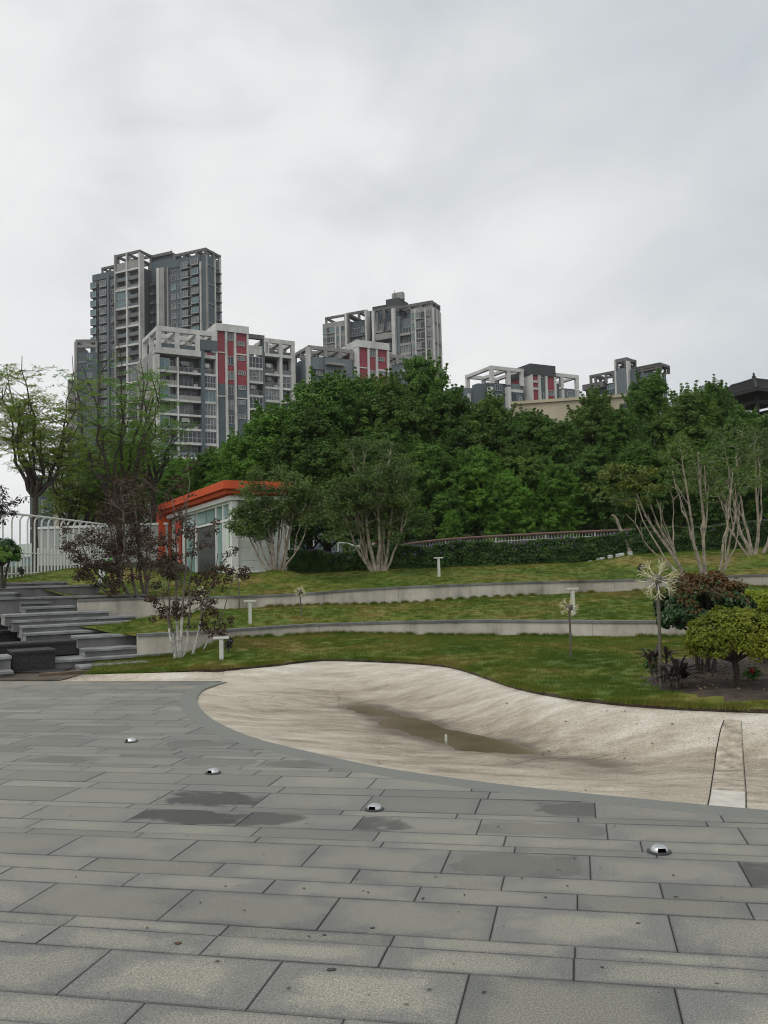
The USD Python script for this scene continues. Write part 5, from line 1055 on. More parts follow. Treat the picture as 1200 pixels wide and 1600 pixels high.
def dense_tree(seed, h=9.0, r=2.9, tint='leaf_bg', name='broadleaf_tree', lobes=15, base=.6):
    g = np.random.default_rng(seed)
    T_ = thing(name, 'dense dark green broadleaf tree', 'tree', (0, 0, -100))
    tr = MB(); tr.tube(wobble(np.array([0, 0, -.6]), np.array([.2, .1, h * .8]), 10, .06, g), np.linspace(.2, .05, 10), 7)
    obj('trunk', tr, M['bark'], T_)
    C, N = [], []; br = MB()
    for k in range(lobes):
        f = (k + .5) / lobes; zc = base + (h - base) * (.08 + .86 * f ** .85); env = r * (1 - (max(0, f - .30) / .70) ** 1.7 * .80) * (.72 + .28 * min(1, f * 5))
        az = k * 2.4 + g.uniform(-.4, .4); rr = env * g.uniform(.35, .8) if k < lobes - 2 else env * .25
        c = np.array([math.cos(az) * rr, math.sin(az) * rr, zc]); lr = g.uniform(.85, 1.3) * (r / 2.9); lz = lr * g.uniform(1.05, 1.7)
        br.tube(wobble(np.array([0, 0, max(.5, zc - lr * 1.6)]), c, 5, .06, g), np.linspace(.07, .02, 5), 5)
        nc = int(58 * (lr / 1.05) ** 2)
        d = sph(nc, g); d[:, 2] = np.where(d[:, 2] < -.35, -d[:, 2], d[:, 2]); pc = c + d * [lr, lr, lz] * g.uniform(.72, 1.08, (nc, 1))
        for q, dd in zip(pc, d):
            p, n_ = clump(q, g.uniform(.17, .34), 38, g, .8, .2); C.append(p); N.append(n_ + dd * .7)
        for _ in range(6):
            dd = sph(1, g)[0]; dd[2] = abs(dd[2]) + .35; b0 = c + dd / np.linalg.norm(dd) * [lr, lr, lz]; ax = dd / np.linalg.norm(dd) * .5 + [0, 0, .8]
            for m in range(4): p, n_ = clump(b0 + ax * (.18 * m), .19 - .035 * m, 16, g, 1.0, .1); C.append(p); N.append(n_)
        p, n_ = clump(c, lr * .75, 240, g, lz / lr, .3); C.append(p); N.append(n_)
    p, n_ = clump(np.array([0, 0, h * .40]), 1.0, 1100, g, h * .36, .25); p[:, :2] *= r * .62; C.append(p); N.append(n_)
    obj('branches', br, M['bark'], T_, kind='stuff')
    obj('crown', leaf_mesh(np.vstack(C), np.vstack(N), .165, .09, g), M[tint], T_)
    return T_

trees = [dense_tree(1, 9.0, 2.9, 'leaf_bg'), dense_tree(2, 9.0, 2.7, 'leaf_bg', lobes=17), dense_tree(3, 9.0, 3.0, 'leaf_bg2'), dense_tree(4, 9.0, 2.6, 'leaf_bg3', lobes=16), dense_tree(5, 9.0, 2.8, 'leaf_bg2', lobes=14)]
# (x, top y, distance, proto, width factor, label)
TR = [(505, 588, 46, 0, 1.25, 'tall dark tree with a rounded top just left of the grey middle tower'),
      (562, 592, 49, 1, 1.15, 'tall dark tree right in front of the red stair tower of the middle slate block'),
      (610, 584, 47, 3, 1.1, 'tall dark tree with a blunt top in front of the grey middle tower'),
      (657, 560, 48, 1, .95, 'tallest dark tree, its pointed top reaching up the right edge of the middle tower'),
      (700, 612, 46, 0, 1.1, 'dark tree stepping down to the right of the tallest tree top'),
      (765, 614, 45, 3, 1.2, 'dark tree whose top hides the left foot of the red and slate right block'),
      (822, 642, 43, 1, 1.1, 'dark tree standing before the cream podium wall, left of its gap'),
      (868, 652, 42, 0, 1.15, 'low dark tree below the open stretch of cream wall'),
      (928, 607, 45, 3, 1.1, 'dark tree with a pointed top in front of the far slatted block'),
      (968, 640, 43, 1, 1.05, 'dark tree just right of the pointed one, below the far lift tower'),
      (1012, 585, 46, 0, .95, 'tall dark tree with a narrow top beside the far slatted block'),
      (1074, 602, 44, 3, 1.1, 'dark round-topped tree left of the black pavilion'),
      (1112, 597, 45, 1, .85, 'slim dark tree close beside the black pavilion roof'),
      (1165, 640, 41, 0, 1.2, 'broad dark tree growing below the black pavilion'),
      (1225, 640, 42, 1, 1.2, 'broad dark tree at the right edge of the frame'),
      (430, 640, 41, 2, 1.2, 'bright green tree rising behind the orange edge of the kiosk roof'),
      (372, 683, 39, 4, 1.1, 'lower bright green tree behind the kiosk, in front of the white mid-rise'),
      (330, 704, 43, 2, 1.0, 'bright green tree behind the far left end of the kiosk roof'),
      (282, 712, 47, 4, 1.0, 'mid green tree seen between the purple tree and the white mid-rise'),
      (215, 690, 50, 4, 1.0, 'mid green tree behind the bare-branched tree on the left'),
      (478, 645, 38, 0, 1.15, 'dark tree close behind the right end of the kiosk'),
      (535, 690, 37, 3, 1.15, 'dark lower tree behind the pale-stemmed shrub tree on the lawn'),
      (600, 668, 38, 1, 1.1, 'dark middle-row tree above the pale-stemmed shrub tree'),
      (668, 690, 37, 0, 1.15, 'dark front-row tree behind the left part of the hedge railing'),
      (742, 700, 36.5, 2, .95, 'fresher green front-row tree behind the middle of the railing'),
      (805, 690, 37.5, 3, 1.1, 'dark front-row tree behind the middle of the long hedge'),
      (868, 720, 36, 4, .95, 'fresher green low tree at the rail, right of the middle'),
      (930, 700, 37, 1, 1.15, 'dark front-row tree behind the right part of the railing'),
      (1000, 690, 38, 0, 1.15, 'dark front-row tree behind the leaning bare stump'),
      (1065, 680, 38, 3, 1.15, 'dark front-row tree behind the pale multi-stemmed tree'),
      (1140, 690, 37, 1, 1.15, 'dark front-row tree behind the clustered pale stems at the right'),
      (1205, 680, 37, 0, 1.15, 'dark front-row tree cut by the right edge of the frame'),
      (705, 792, 34.6, 4, .62, 'small light green sapling standing in front of the dark trees by the railing'),
      (790, 735, 35.5, 2, .8, 'young tree with yellowish young leaves in front of the dark trees')]
first = set()
for i, (x, y, Y, k, wf, lab) in enumerate(TR):
    tp = at_y(x, y, Y); gz = float(hillz(tp[0], tp[1])); s = (tp[2] - gz) / 9.62; sw = (s ** .6) * wf * (.98 if s > .6 else .9)
    if s < .55: sw = max(sw, s * 1.0)
    args = ((tp[0], tp[1], gz - .15), (i * 67) % 360, (sw, sw, s))
    if k not in first: first.add(k); place(trees[k], *args); trees[k].SetCustomDataByKey('label', lab); trees[k].SetCustomDataByKey('group', 'trees growing behind the hedge and railing')
    else: dup(trees[k], *args, label=lab, group='trees growing behind the hedge and railing')

def stem_path(p0, p1, bow, g, n=9, amp=.02):
    """a stem that leaves the base outwards and turns up"""
    t = np.linspace(0, 1, n)[:, None]; mid = np.array([p0[0] * .25 + p1[0] * .75, p0[1] * .25 + p1[1] * .75, p0[2] * .75 + p1[2] * .25]); mid = mid * bow + (p0 + p1) / 2 * (1 - bow)
    p = (1 - t) ** 2 * p0 + 2 * t * (1 - t) * mid + t ** 2 * p1; j = g.normal(0, amp * 2.6, p.shape) * [1, 1, .3]; j[0] = 0; return p + np.cumsum(j, 0) * .7
def multi_stem(name, label, loc, stems, g, bark, leaf, group=None, twig=4, lsize=(.10, .055), cl=(.28, 46), cat='tree', spread=.55, washed=0.0, clump_n=1.0, hi=.55, bare=(), forks=0):
    """stems: (dx, dy, height, base radius). Each stem is a part; twigs and crown follow."""
    T_ = thing(name, label, cat, loc); C, N = [], []; tw = MB()
    for i, (dx, dy, h, r) in enumerate(stems):
        p = stem_path(np.array([dx * .06, dy * .06, -.25]), np.array([dx, dy, h]), .75, g); rad = np.linspace(r, r * .28, len(p))
        if washed:
            cut = int(np.searchsorted(p[:, 2], washed)) + 1; o_ = obj('stem', MB().tube(p[:cut], rad[:cut], 8), M['limewash'], T_); o_.SetCustomDataByKey('label', 'lower part of the stem painted with white limewash'); obj('stem', MB().tube(p[cut - 1:], rad[cut - 1:] * .99, 7), M[bark], T_)
        else: obj('stem', MB().tube(p, rad, 7), M[bark], T_)
        for _f in range(forks):
            k = int(g.uniform(.25, .6) * (len(p) - 1)); e = p[k] + np.array([dx * .3 + g.normal(0, .22), dy * .3 + g.normal(0, .2), (h - p[k][2]) * g.uniform(.6, .95)]); fp_ = stem_path(p[k], e, .3, g, 8); obj('branch', MB().tube(fp_, np.linspace(rad[k] * .62, .010, 8), 6), M[bark], T_)
            for _ in range(2): k2 = int(g.integers(4, 7)); tw.tube(wobble(fp_[k2], fp_[k2] + g.normal(0, .18, 3) + [0, 0, .25], 5, .015, g), np.linspace(.012, .003, 5), 4)
        if i in bare: continue
        for _ in range(twig):
            f = g.uniform(hi, 1.0); k = min(len(p) - 2, int(f * (len(p) - 1))); q = p[k] + (p[k + 1] - p[k]) * g.uniform()
            d = np.array([dx, dy, 0]) * .4 + g.normal(0, 1, 3) * [1, 1, .5] + [0, 0, .75]; d /= np.linalg.norm(d); e = q + d * spread * g.uniform(.6, 1.3) * h / 3
            w = wobble(q, e, 6, .02, g); tw.tube(w, np.linspace(r * .24, .005, 6), 4)
            for m in range(3):
                e2 = w[3 + (m % 3)] + (g.normal(0, 1, 3) * [1, 1, .7] + [0, 0, .3]) * spread * .28 * h / 3; tw.tube(wobble(w[2 + (m % 3)], e2, 4, .012, g), np.linspace(r * .12, .004, 4), 3)
                if leaf: a_, b_ = clump(e2, cl[0] * g.uniform(.7, 1.3), int(cl[1] * clump_n), g, .7, .15); C.append(a_); N.append(b_)
            if leaf: a_, b_ = clump(e, cl[0] * g.uniform(.8, 1.3), int(cl[1] * clump_n), g, .7, .15); C.append(a_); N.append(b_)
    obj('twigs', tw, M[bark], T_, kind='stuff')
    if leaf and C: obj('crown', leaf_mesh(np.vstack(C), np.vstack(N), *lsize, g), M[leaf], T_)
    return T_

# pale-stemmed shrub trees on the upper lawn
g = np.random.default_rng(77)
grp = None
b_ = hit(432, 889, [S3], 20)
multi_stem('crape_myrtle', 'leafy multi-stemmed tree with pale trunks in front of the kiosk side wall', b_, [(-.9, .1, 2.0, .04), (-.55, .2, 2.5, .045), (-.25, -.1, 2.7, .05), (.1, .2, 2.75, .045), (.45, 0, 2.75, .055), (.75, .1, 2.5, .045), (.3, -.2, 2.4, .04), (-.7, -.2, 2.2, .035), (.95, 0, 2.2, .035)], g, 'bark_pale', 'leaf_myrtle', twig=7, spread=.68, cl=(.24, 44), hi=.6, forks=1)
b_ = hit(592, 892, [S3], 20)
multi_stem('crape_myrtle', 'leafy multi-stemmed tree with pale trunks in front of the hedge, left of the middle', b_, [(-.75, .1, 2.7, .06), (-.45, .2, 3.1, .075), (-.2, -.1, 3.2, .07), (.25, .2, 3.1, .08), (.6, 0, 2.9, .06), (1.0, .1, 2.5, .045), (-1.1, -.2, 2.4, .05)], g, 'bark_pale', 'leaf_myrtle', twig=10, spread=.85, cl=(.26, 46), hi=.55, forks=1)
b_ = hit(1108, 918, [S2], 20)
multi_stem('crape_myrtle', 'tall vase-shaped tree of bare pale stems above the reddish bush on the right', b_, [(-1.65, .2, 2.8, .055), (-1.1, .5, 2.5, .05), (-.62, -.2, 3.1, .06), (-.1, .2, 3.4, .06), (.6, -.1, 2.9, .045), (1.0, .2, 2.6, .045), (-2.0, -.1, 2.1, .04)], g, 'bark_pale', 'leaf_myrtle', twig=3, spread=.75, cl=(.22, 30), hi=.8, bare=(1, 4, 6), forks=2)
yb = b_ + np.array([-1.75, .1, 2.75]); ym_ = [clump(yb + g.normal(0, 1, 3) * [.42, .25, .28], .2, 60, g, .7, .1) for _ in range(22)]
last = stage.GetPrimAtPath(f'/World/crape_myrtle_002')
obj('yellow_foliage', leaf_mesh(np.vstack([q[0] for q in ym_]) - b_, np.vstack([q[1] for q in ym_]), .11, .06, g), M['leaf_yellow'], last, label='yellowish green tuft of leaves on the left stems')
b_ = hit(1182, 866, [S3], 20)
multi_stem('crape_myrtle', 'cluster of stout pale stems at the right edge of the upper lawn', b_, [(-.8, .1, 2.8, .065), (-.4, .3, 3.2, .06), (.05, -.1, 3.4, .065), (.85, .1, 3.0, .06), (-1.4, 0, 2.5, .04), (1.3, .1, 2.7, .04)], g, 'bark_pale', 'leaf_myrtle', twig=5, spread=.95, cl=(.26, 38), hi=.75, forks=2)
b_ = hit(987, 866, [S3], 20)
st_ = thing('tree_stump', 'leaning bare pruned trunk standing on its mound before the hedge', 'stump', b_)
obj('trunk', MB().tube([(.05, 0, -.2), (-.05, 0, .12), (-.22, 0, .6), (-.38, .02, 1.0), (-.45, .02, 1.25), (-.55, .02, 1.38), (-.62, .02, 1.42)], [.12, .09, .065, .055, .05, .045, .03], 9), M['bark_pale'], st_); obj('stub', MB().tube([(-.15, 0, .4), (-.02, -.03, .52), (.0, -.03, .62)], [.05, .045, .03], 7), M['bark_pale'], st_)

# purple-leaved trees on the lower terraces
def purple(name, label, b, stems, leaf, seed, washed=0.0, **kw):
    g = np.random.default_rng(seed); return multi_stem(name, label, b, stems, g, 'bark_grey', leaf, washed=washed, lsize=(.062, .042), **kw)
b_ = hit(232, 950, [S2, S3], 20)
purple('purple_leaf_tree', 'broad dark purple-leaved tree on the middle terrace in front of the white fence', b_, [(-1.75, .1, 1.9, .045), (-1.2, .4, 2.2, .05), (-.6, -.1, 2.8, .055), (-.35, .2, 3.0, .05), (0, 0, 2.6, .04), (-.95, -.4, 2.0, .04), (-1.6, .3, 1.5, .035), (-.5, .5, 2.9, .05)], 'leaf_purple', 5, twig=12, spread=.66, cl=(.17, 24), hi=.40)
b_ = hit(282, 1028, [S1], 17)
purple('purple_leaf_tree', 'thin purple-leaved tree with whitewashed stems beside the stone steps', b_, [(-.42, .1, 2.2, .030), (-.15, .25, 3.0, .035), (.05, -.1, 3.3, .035), (.3, .2, 2.8, .03), (.75, 0, 2.0, .03), (-.3, -.25, 1.7, .025), (.95, .1, 1.75, .02)], 'leaf_purple', 6, .42, twig=7, spread=.52, cl=(.12, 19), hi=.42)
b_ = at_y(-32, 905, 22.0)
purple('purple_leaf_tree', 'dark purple-leaved branch tips entering at the left edge of the frame', b_, [(.2, 0, 2.6, .05), (-.5, .1, 2.8, .05), (.5, .2, 2.0, .04), (.35, -.2, 2.3, .04)], 'leaf_purple_dark', 7, twig=9, spread=.5, cl=(.16, 26), hi=.4)

# feathery trees behind the fence
def feathery(label, loc, h, spread, seed, limbs=9, lean=(0, 0), leafy=1.0, fork=.28, name='feathery_tree', leaf='leaf_feather', bark='bark', tips=10):
    g = np.random.default_rng(seed); T_ = thing(name, label, 'tree', loc); C, N = [], []; br = MB()
    f0 = np.array([0, 0, h * fork]); obj('trunk', MB().tube(wobble(np.array([0, 0, -.4]), f0, 7, .02, g), np.linspace(.12, .095, 7) * h / 8, 9), M[bark], T_)
    for k in range(limbs):
        az = k * 2.4 + g.uniform(-.3, .3); rr = spread * g.uniform(.25, 1.0); e = np.array([math.cos(az) * rr + lean[0], math.sin(az) * rr + lean[1], h * g.uniform(.72, 1.0)]); p = stem_path(f0, e, .55, g, 12, .06); rad = np.linspace(.075, .010, 12) * h / 8
        obj('limb', MB().tube(p, rad, 6), M[bark], T_)
        for m in range(tips):
            i = int(g.uniform(.35, 1.0) * 10.9); d = g.normal(0, 1, 3) * [1, 1, .35] + [0, 0, .5]; d /= np.linalg.norm(d); l = g.uniform(.5, 1.3) * h / 8; w = wobble(p[i], p[i] + d * l, 6, .05, g); br.tube(w, np.linspace(.018, .004, 6) * h / 8, 4)
            for s in range(int(3 * leafy + g.uniform())):
                q = w[g.integers(2, 6)] + g.normal(0, .14, 3); n = int(34 * leafy); a_ = g.uniform(0, 6.28); ax = np.array([math.cos(a_), math.sin(a_), -.25]); t = g.uniform(-.5, .5, (n, 1)); side = np.array([-ax[1], ax[0], 0])
                C.append(q + ax * t * .75 + side * g.normal(0, .10, (n, 1)) + [0, 0, 1] * g.normal(0, .025, (n, 1)) - [0, 0, .22] * t ** 2); N.append(np.tile([0, 0, 1.0], (n, 1)) + g.normal(0, .35, (n, 3)))
    obj('twigs', br, M[bark], T_, kind='stuff')
    if C: obj('crown', leaf_mesh(np.vstack(C), np.vstack(N), .13, .035, g, .1), M[leaf], T_)
    return T_
p_ = at_y(54, 925, 33.0); feathery('airy feathery-leaved tree rising behind the white hooped fence', (p_[0], p_[1], 1.5), at_y(54, 552, 33)[2] - 1.5, 2.1, 21, 10, leafy=1.15, fork=.38, tips=14)
p_ = at_y(185, 925, 36.0); feathery('tall sparse tree with bare upper branches in front of the tall left tower', (p_[0], p_[1], 1.5), at_y(185, 548, 36)[2] - 1.5, 2.6, 22, 12, leafy=.8, fork=.30, lean=(.3, 0), tips=12, leaf='leaf_bg2')
p_ = at_y(120, 925, 39.0); feathery('light green feathery tree low behind the fence, between the two taller ones', (p_[0], p_[1], 1.5), at_y(120, 640, 39)[2] - 1.5, 2.0, 23, 11, leafy=1.4, fork=.25, tips=14)
p_ = at_y(240, 925, 41.0); feathery('slender sparse tree in front of the white mid-rise, with a lone leafy side branch', (p_[0], p_[1], 1.5), at_y(235, 560, 41)[2] - 1.5, 1.7, 24, 8, leafy=1.1, fork=.4, tips=9, leaf='leaf_bg2')
p_ = at_y(165, 925, 44.0); feathery('yellow green bushy tree filling the gap behind the purple tree', (p_[0], p_[1], 1.5), at_y(165, 665, 44)[2] - 1.5, 2.4, 25, 11, leafy=1.7, fork=.2, tips=14)

# long hedge with purple flowers along the railing
hp = [(452, 897, 28.6), (500, 899, 28.7), (560, 895, 28.9), (640, 891, 29.0), (700, 887.5, 29.4), (800, 884, 29.9), (900, 880, 30.3), (990, 868, 30.6), (1100, 862, 30.7), (1200, 857, 30.7), (1400, 852, 30.5)]
hl = spline(np.array([at_y(*q) for q in hp]), 200); H_ = thing('hedge', 'long dark clipped hedge with small purple flowers in front of the railing', 'hedge', (0, 0, 0))
g = np.random.default_rng(31); n = 62000; i = g.integers(0, 200, n); t = np.gradient(hl[:, :2], axis=0); t /= np.linalg.norm(t, axis=1, keepdims=True); nn = np.stack([-t[:, 1], t[:, 0]], 1)
hh = .84 + .06 * np.sin(np.linspace(0, 40, 200)) + np.linspace(-.12, .08, 200); face = g.uniform(size=n)
u = np.where(face < .62, g.uniform(0, 1, n), 1 - np.abs(g.normal(0, .05, n))); v_ = np.where(face < .62, -np.abs(g.normal(0, .07, n)), -g.uniform(0, .75, n))
bump_ = meshkit.fbm(np.c_[i * .35, u * 5, 0 * u], 3, 4) * .26
pos = np.c_[hl[i, :2] + nn[i] * (-(v_) + .02 - bump_)[:, None] + g.normal(0, .04, (n, 2)), hl[i, 2] + u * (hh[i] + bump_ * .5) - .03]
nrm = np.c_[-nn[i] * np.where(face < .62, 1, .15)[:, None], np.where(face < .62, .55, 1)] + g.normal(0, .4, (n, 3))
data(obj('foliage', leaf_mesh(pos, nrm, .085, .05, g), M['leaf_hedge'], H_), kind='stuff')
core = MB(); 
for d0 in (0,): core.grid(np.stack([np.c_[hl[:, :2] + nn * .12, hl[:, 2] - .2], np.c_[hl[:, :2] + nn * .14, hl[:, 2] + hh - .12], np.c_[hl[:, :2] + nn * .6, hl[:, 2] + hh - .12], np.c_[hl[:, :2] + nn * .62, hl[:, 2] - .2]]))
obj('branches', core, M['bark'], H_)
m = 1500; k = g.choice(np.nonzero((u > .55) & (i > 8))[0], m); k = k[meshkit.noise(np.c_[i[k] * .09, 0 * k, 0 * k], 9) > .42]
data(obj('flowers', leaf_mesh(pos[k] + [0, -.03, .03], g.normal(size=(len(k), 3)) + [0, -1, .5], .075, .06, g), M['flower'], H_), kind='stuff')
ed = [(918, 880), (935, 874), (950, 869), (968, 865.5), (985, 863)]; el = np.array([at_y(x, y, 30.05) for x, y in ed]); EDG = thing('stone_edging', 'short row of white edging stones at the foot of the hedge on the right', 'edging')
es = resample(el, 12)
for q in es[[0, 1, 3, 4, 6, 8, 9, 11]]: obj('stone', MB().cbox(-.09, .06, -.04, .04, -.12, .008 + .03 * g.uniform(), .008).rot(g.uniform(-.5, .5), q), M['pave_white'], EDG)

# ---- bushes and plants on the planting bed
def topiary(name, label, base, r, zc, rz, leaf, n, ls, seed, stems, top=None, cat='bush', lumps=70):
    g = np.random.default_rng(seed); T_ = thing(name, label, cat, base); C, N = [], []
    d = sph(lumps * 3, g); d = d[d[:, 2] > -.45]
    for q in d:
        p, n_ = clump(np.array([0, 0, zc]) + q * [r, r, rz] * g.uniform(.78, 1.0), r * g.uniform(.13, .22), n // len(d), g, .75, .1); C.append(p); N.append(n_ + q * .9)
    P_ = np.vstack(C); N_ = np.vstack(N); L_ = MB()
    for (dx, dy, rad) in stems: obj('stem', L_.__class__().tube(wobble(np.array([dx, dy, -.15]), np.array([dx * 1.6 + .02, dy * 1.6, zc - rz * .1]), 7, .012, g), np.linspace(rad, rad * .7, 7), 7), M['bark'], T_)
    tw = MB()
    for q in d[:26]: tw.tube(wobble(np.array([0, 0, zc - rz * .75]), np.array([0, 0, zc]) + q * [r, r, rz] * .85, 5, .015, g), np.linspace(.014, .004, 5), 4)
    obj('branches', tw, M['bark'], T_, kind='stuff')
    if top:
        up = (P_[:, 2] - zc) / rz + g.normal(0, .28, len(P_)) + meshkit.noise(P_ * 7, 3) * .8 - .4 > .38
        obj('crown', leaf_mesh(P_[~up], N_[~up], *ls, g), M[leaf], T_); obj('young_leaves', leaf_mesh(P_[up] + [0, 0, .015], N_[up], ls[0] * .85, ls[1] * .85, g), M[top], T_, label='reddish young leaves on top of the bush')
    else: obj('crown', leaf_mesh(P_, N_, *ls, g), M[leaf], T_)
    return T_
B = lambda x, y, d=None: hit(x, y, [S1], 17, default=at_z(x, y, .2) if d is None else d)
q = B(1105, 1052); topiary('bush', 'large round photinia bush with reddish top leaves behind the dandelion lamp', q, .60, .82, .48, 'leaf_photinia', 9500, (.075, .042), 51, [(0, 0, .035), (-.10, .05, .022), (.1, .03, .02), (.05, -.08, .02)], 'leaf_red')
q = B(1150, 1076); topiary('topiary_tree', 'yellow-green clipped ball topiary on a short trunk at the right front', q, .53, .575, .36, 'leaf_golden', 15000, (.042, .026), 52, [(0, 0, .045)], lumps=90)
q = B(1196, 1040); topiary('bush', 'bright lime green bush at the right edge behind the topiary ball', q, .36, .82, .22, 'leaf_lime', 6000, (.045, .026), 53, [(0, 0, .028), (.06, .05, .02)])
q = at_z(1250, 1082, .2); topiary('topiary_tree', 'second yellow-green topiary ball cut off by the right edge of the frame', q, .42, .5, .28, 'leaf_golden', 6000, (.042, .026), 54, [(0, 0, .04)])
q = at_y(3, 909, 20.5); topiary('topiary_tree', 'small round dark green topiary beside the white fence at the left edge', q, .40, .62, .36, 'leaf_bg', 6500, (.06, .035), 55, [(0, 0, .04), (.05, .02, .03)], 'leaf_photinia')
def rosette(label, base, n, ln, seed, leaf='leaf_cordyline', red=0):
    g = np.random.default_rng(seed); T_ = thing('cordyline', label, 'plant', base)
    for s in range(3):
        h = g.uniform(.05, .42); o = np.array([g.normal(0, .08), g.normal(0, .08), h]); obj('stem', MB().tube([(o[0] * .5, o[1] * .5, -.1), tuple(o)], .014, 5), M['bark'], T_)
        for k in range(n):
            az = k * 2.4 + g.uniform(-.3, .3); el_ = g.uniform(.15, 1.35); l = ln * g.uniform(.7, 1.1); t = np.linspace(0, 1, 7); r_ = np.cos(el_) * t * l; z = np.sin(el_) * t * l - (t ** 2.2) * l * .42
            ctr = np.c_[np.cos(az) * r_, np.sin(az) * r_, z] + o; w = .026 * np.sin(np.pi * (t * .92 + .06)) ** .7; sd = np.array([-math.sin(az), math.cos(az), 0]); P = np.stack([ctr - sd * w[:, None], ctr - [0, 0, .006], ctr + sd * w[:, None]], 1)
            obj('leaf', MB().grid(P), M[leaf], T_)
    return T_
rosette('dark strap-leaved plant with drooping purple-brown leaves beside the dandelion pole', B(1056, 1078), 19, .42, 61)
rosette('smaller dark strap-leaved plant left of the dandelion pole', B(1030, 1068), 11, .34, 62)
rosette('low dark strap-leaved plant between the topiary trunk and the photinia stems', B(1092, 1052), 9, .30, 63)
for x, y, lab, sd in ((1018, 1050, 'small red-flowered plant at the left edge of the soil bed', 3), (1176, 1066, 'small red-flowered plant right of the topiary trunk', 4)):
    g = np.random.default_rng(sd); T_ = thing('flower_plant', lab, 'plant', B(x, y)); a_, b_ = clump(np.array([0, 0, .1]), .12, 160, g, .8, .1); obj('foliage', leaf_mesh(a_, b_, .06, .03, g), M['leaf_hedge'], T_); a_, b_ = clump(np.array([-.02, -.06, .15]), .035, 40, g); obj('flower', leaf_mesh(a_, b_, .03, .022, g), M['redflower'], T_)
    obj('stem', MB().tube([(0, 0, -.05), (.01, 0, .12)], .006, 4), M['bark'], T_)
g = np.random.default_rng(5); n = 900; q = g.uniform(bw.min(0), bw.max(0), (n, 2)); ok = shapely.contains_xy(bpoly.buffer(-.1), q[:, 0], q[:, 1]); q = q[ok]; z = S1.z(q[:, 0], q[:, 1])
data(obj('leaf_litter', leaf_mesh(np.c_[q, np.nan_to_num(z) + .055], g.normal(0, .35, (len(q), 3)) + [0, 0, 1], .06, .035, g), plain('dry_leaf', (0.13, 0.085, 0.045), .8, noise=.5, scale=20)), kind='stuff', label='dry fallen leaves scattered over the bare soil bed', cat='leaves')

# ================================================================== FENCE, RAILING, LAMPS, SIGN
fp = [(-70, 906, 24.5), (0, 903.5, 26.0), (60, 901, 28.0), (120, 897, 30.5), (170, 893, 33.0)]; fl_ = resample(spline(np.array([at_y(*q) for q in fp]), 200), 400)
F_ = thing('fence', 'tall white hooped steel slat fence on the left', 'fence')
L_ = LineString(fl_[:, :2]); FH = at_y(30, 803, 27)[2]; ft = np.r_[0, np.cumsum(np.linalg.norm(np.diff(fl_[:, :2], axis=0), axis=1))]
def fpos(s): return np.r_[np.array(L_.interpolate(s).coords[0]), np.interp(s, ft, fl_[:, 2])]
s = .05; k = 0
while s < L_.length - .25:
    p = fpos(s); q = fpos(s + .36); d = (q - p); d[2] = 0
    tall = [(p[0], p[1], p[2] - .2), (p[0], p[1], FH - .24)] + [tuple(np.r_[(p + d * (1 - math.cos(a_)))[:2], FH - .24 + .22 * math.sin(a_)]) for a_ in np.linspace(.25, math.pi / 2, 5)]
    obj('tall_slat', MB().tube(tall, .026, 6), M['fence'], F_)
    m_ = fpos(s + .21); obj('short_slat', MB().cbox(-.022, .022, -.022, .022, -.2, (FH - m_[2]) * .47, .004).rot(.5, m_), M['fence'], F_)
    s += .42
obj('top_rail', MB().tube(np.c_[fl_[::8, :2], np.full(len(fl_[::8]), FH - .02)], .034, 8), M['fence'], F_)
obj('low_rail', MB().tube(np.c_[fl_[::8, :2], fl_[::8, 2] + .12], .022, 6), M['fence'], F_); obj('middle_rail', MB().tube(np.c_[fl_[::8, :2] + [.0, .05], fl_[::8, 2] * .62 + FH * .38], .018, 6), M['fence'], F_)

rp = [(612, 856, 29.1), (640, 850, 29.25), (700, 843, 29.65), (800, 836.5, 30.15), (900, 831.5, 30.55), (1000, 827.5, 30.85), (1100, 824, 30.95), (1200, 819, 30.95), (1400, 810, 30.7)]
rl = resample(spline(np.array([at_y(*q) for q in rp]), 200), 160); R_ = thing('railing', 'long brown-topped metal railing running behind the hedge', 'railing')
obj('handrail', MB().tube(rl, .045, 8), M['handrail'], R_)
for i in range(1, 160):
    post = i % 16 == 1
    obj('post' if post else 'baluster', MB().tube([(rl[i, 0], rl[i, 1], rl[i, 2] - 1.15), (rl[i, 0], rl[i, 1], rl[i, 2] - .04)], .032 if post else .011, 6), M['baluster'], R_)
obj('bottom_rail', MB().tube(rl - [0, 0, .18], .016, 5), M['baluster'], R_)
p0 = np.array([at_y(x, y, 30.0) for x, y in ((528, 848), (545, 849.5), (556, 853), (564, 858), (566, 870))]); hr = thing('handrail', 'short bent white pipe handrail rising from the dark hedge', 'handrail', (0, 0, 0)); obj('pipe', MB().tube(spline(p0, 14), .028, 7), M['fence'], hr); obj('post', MB().tube([p0[0], p0[0] - [0, 0, 1.0]], .028, 7), M['fence'], hr)

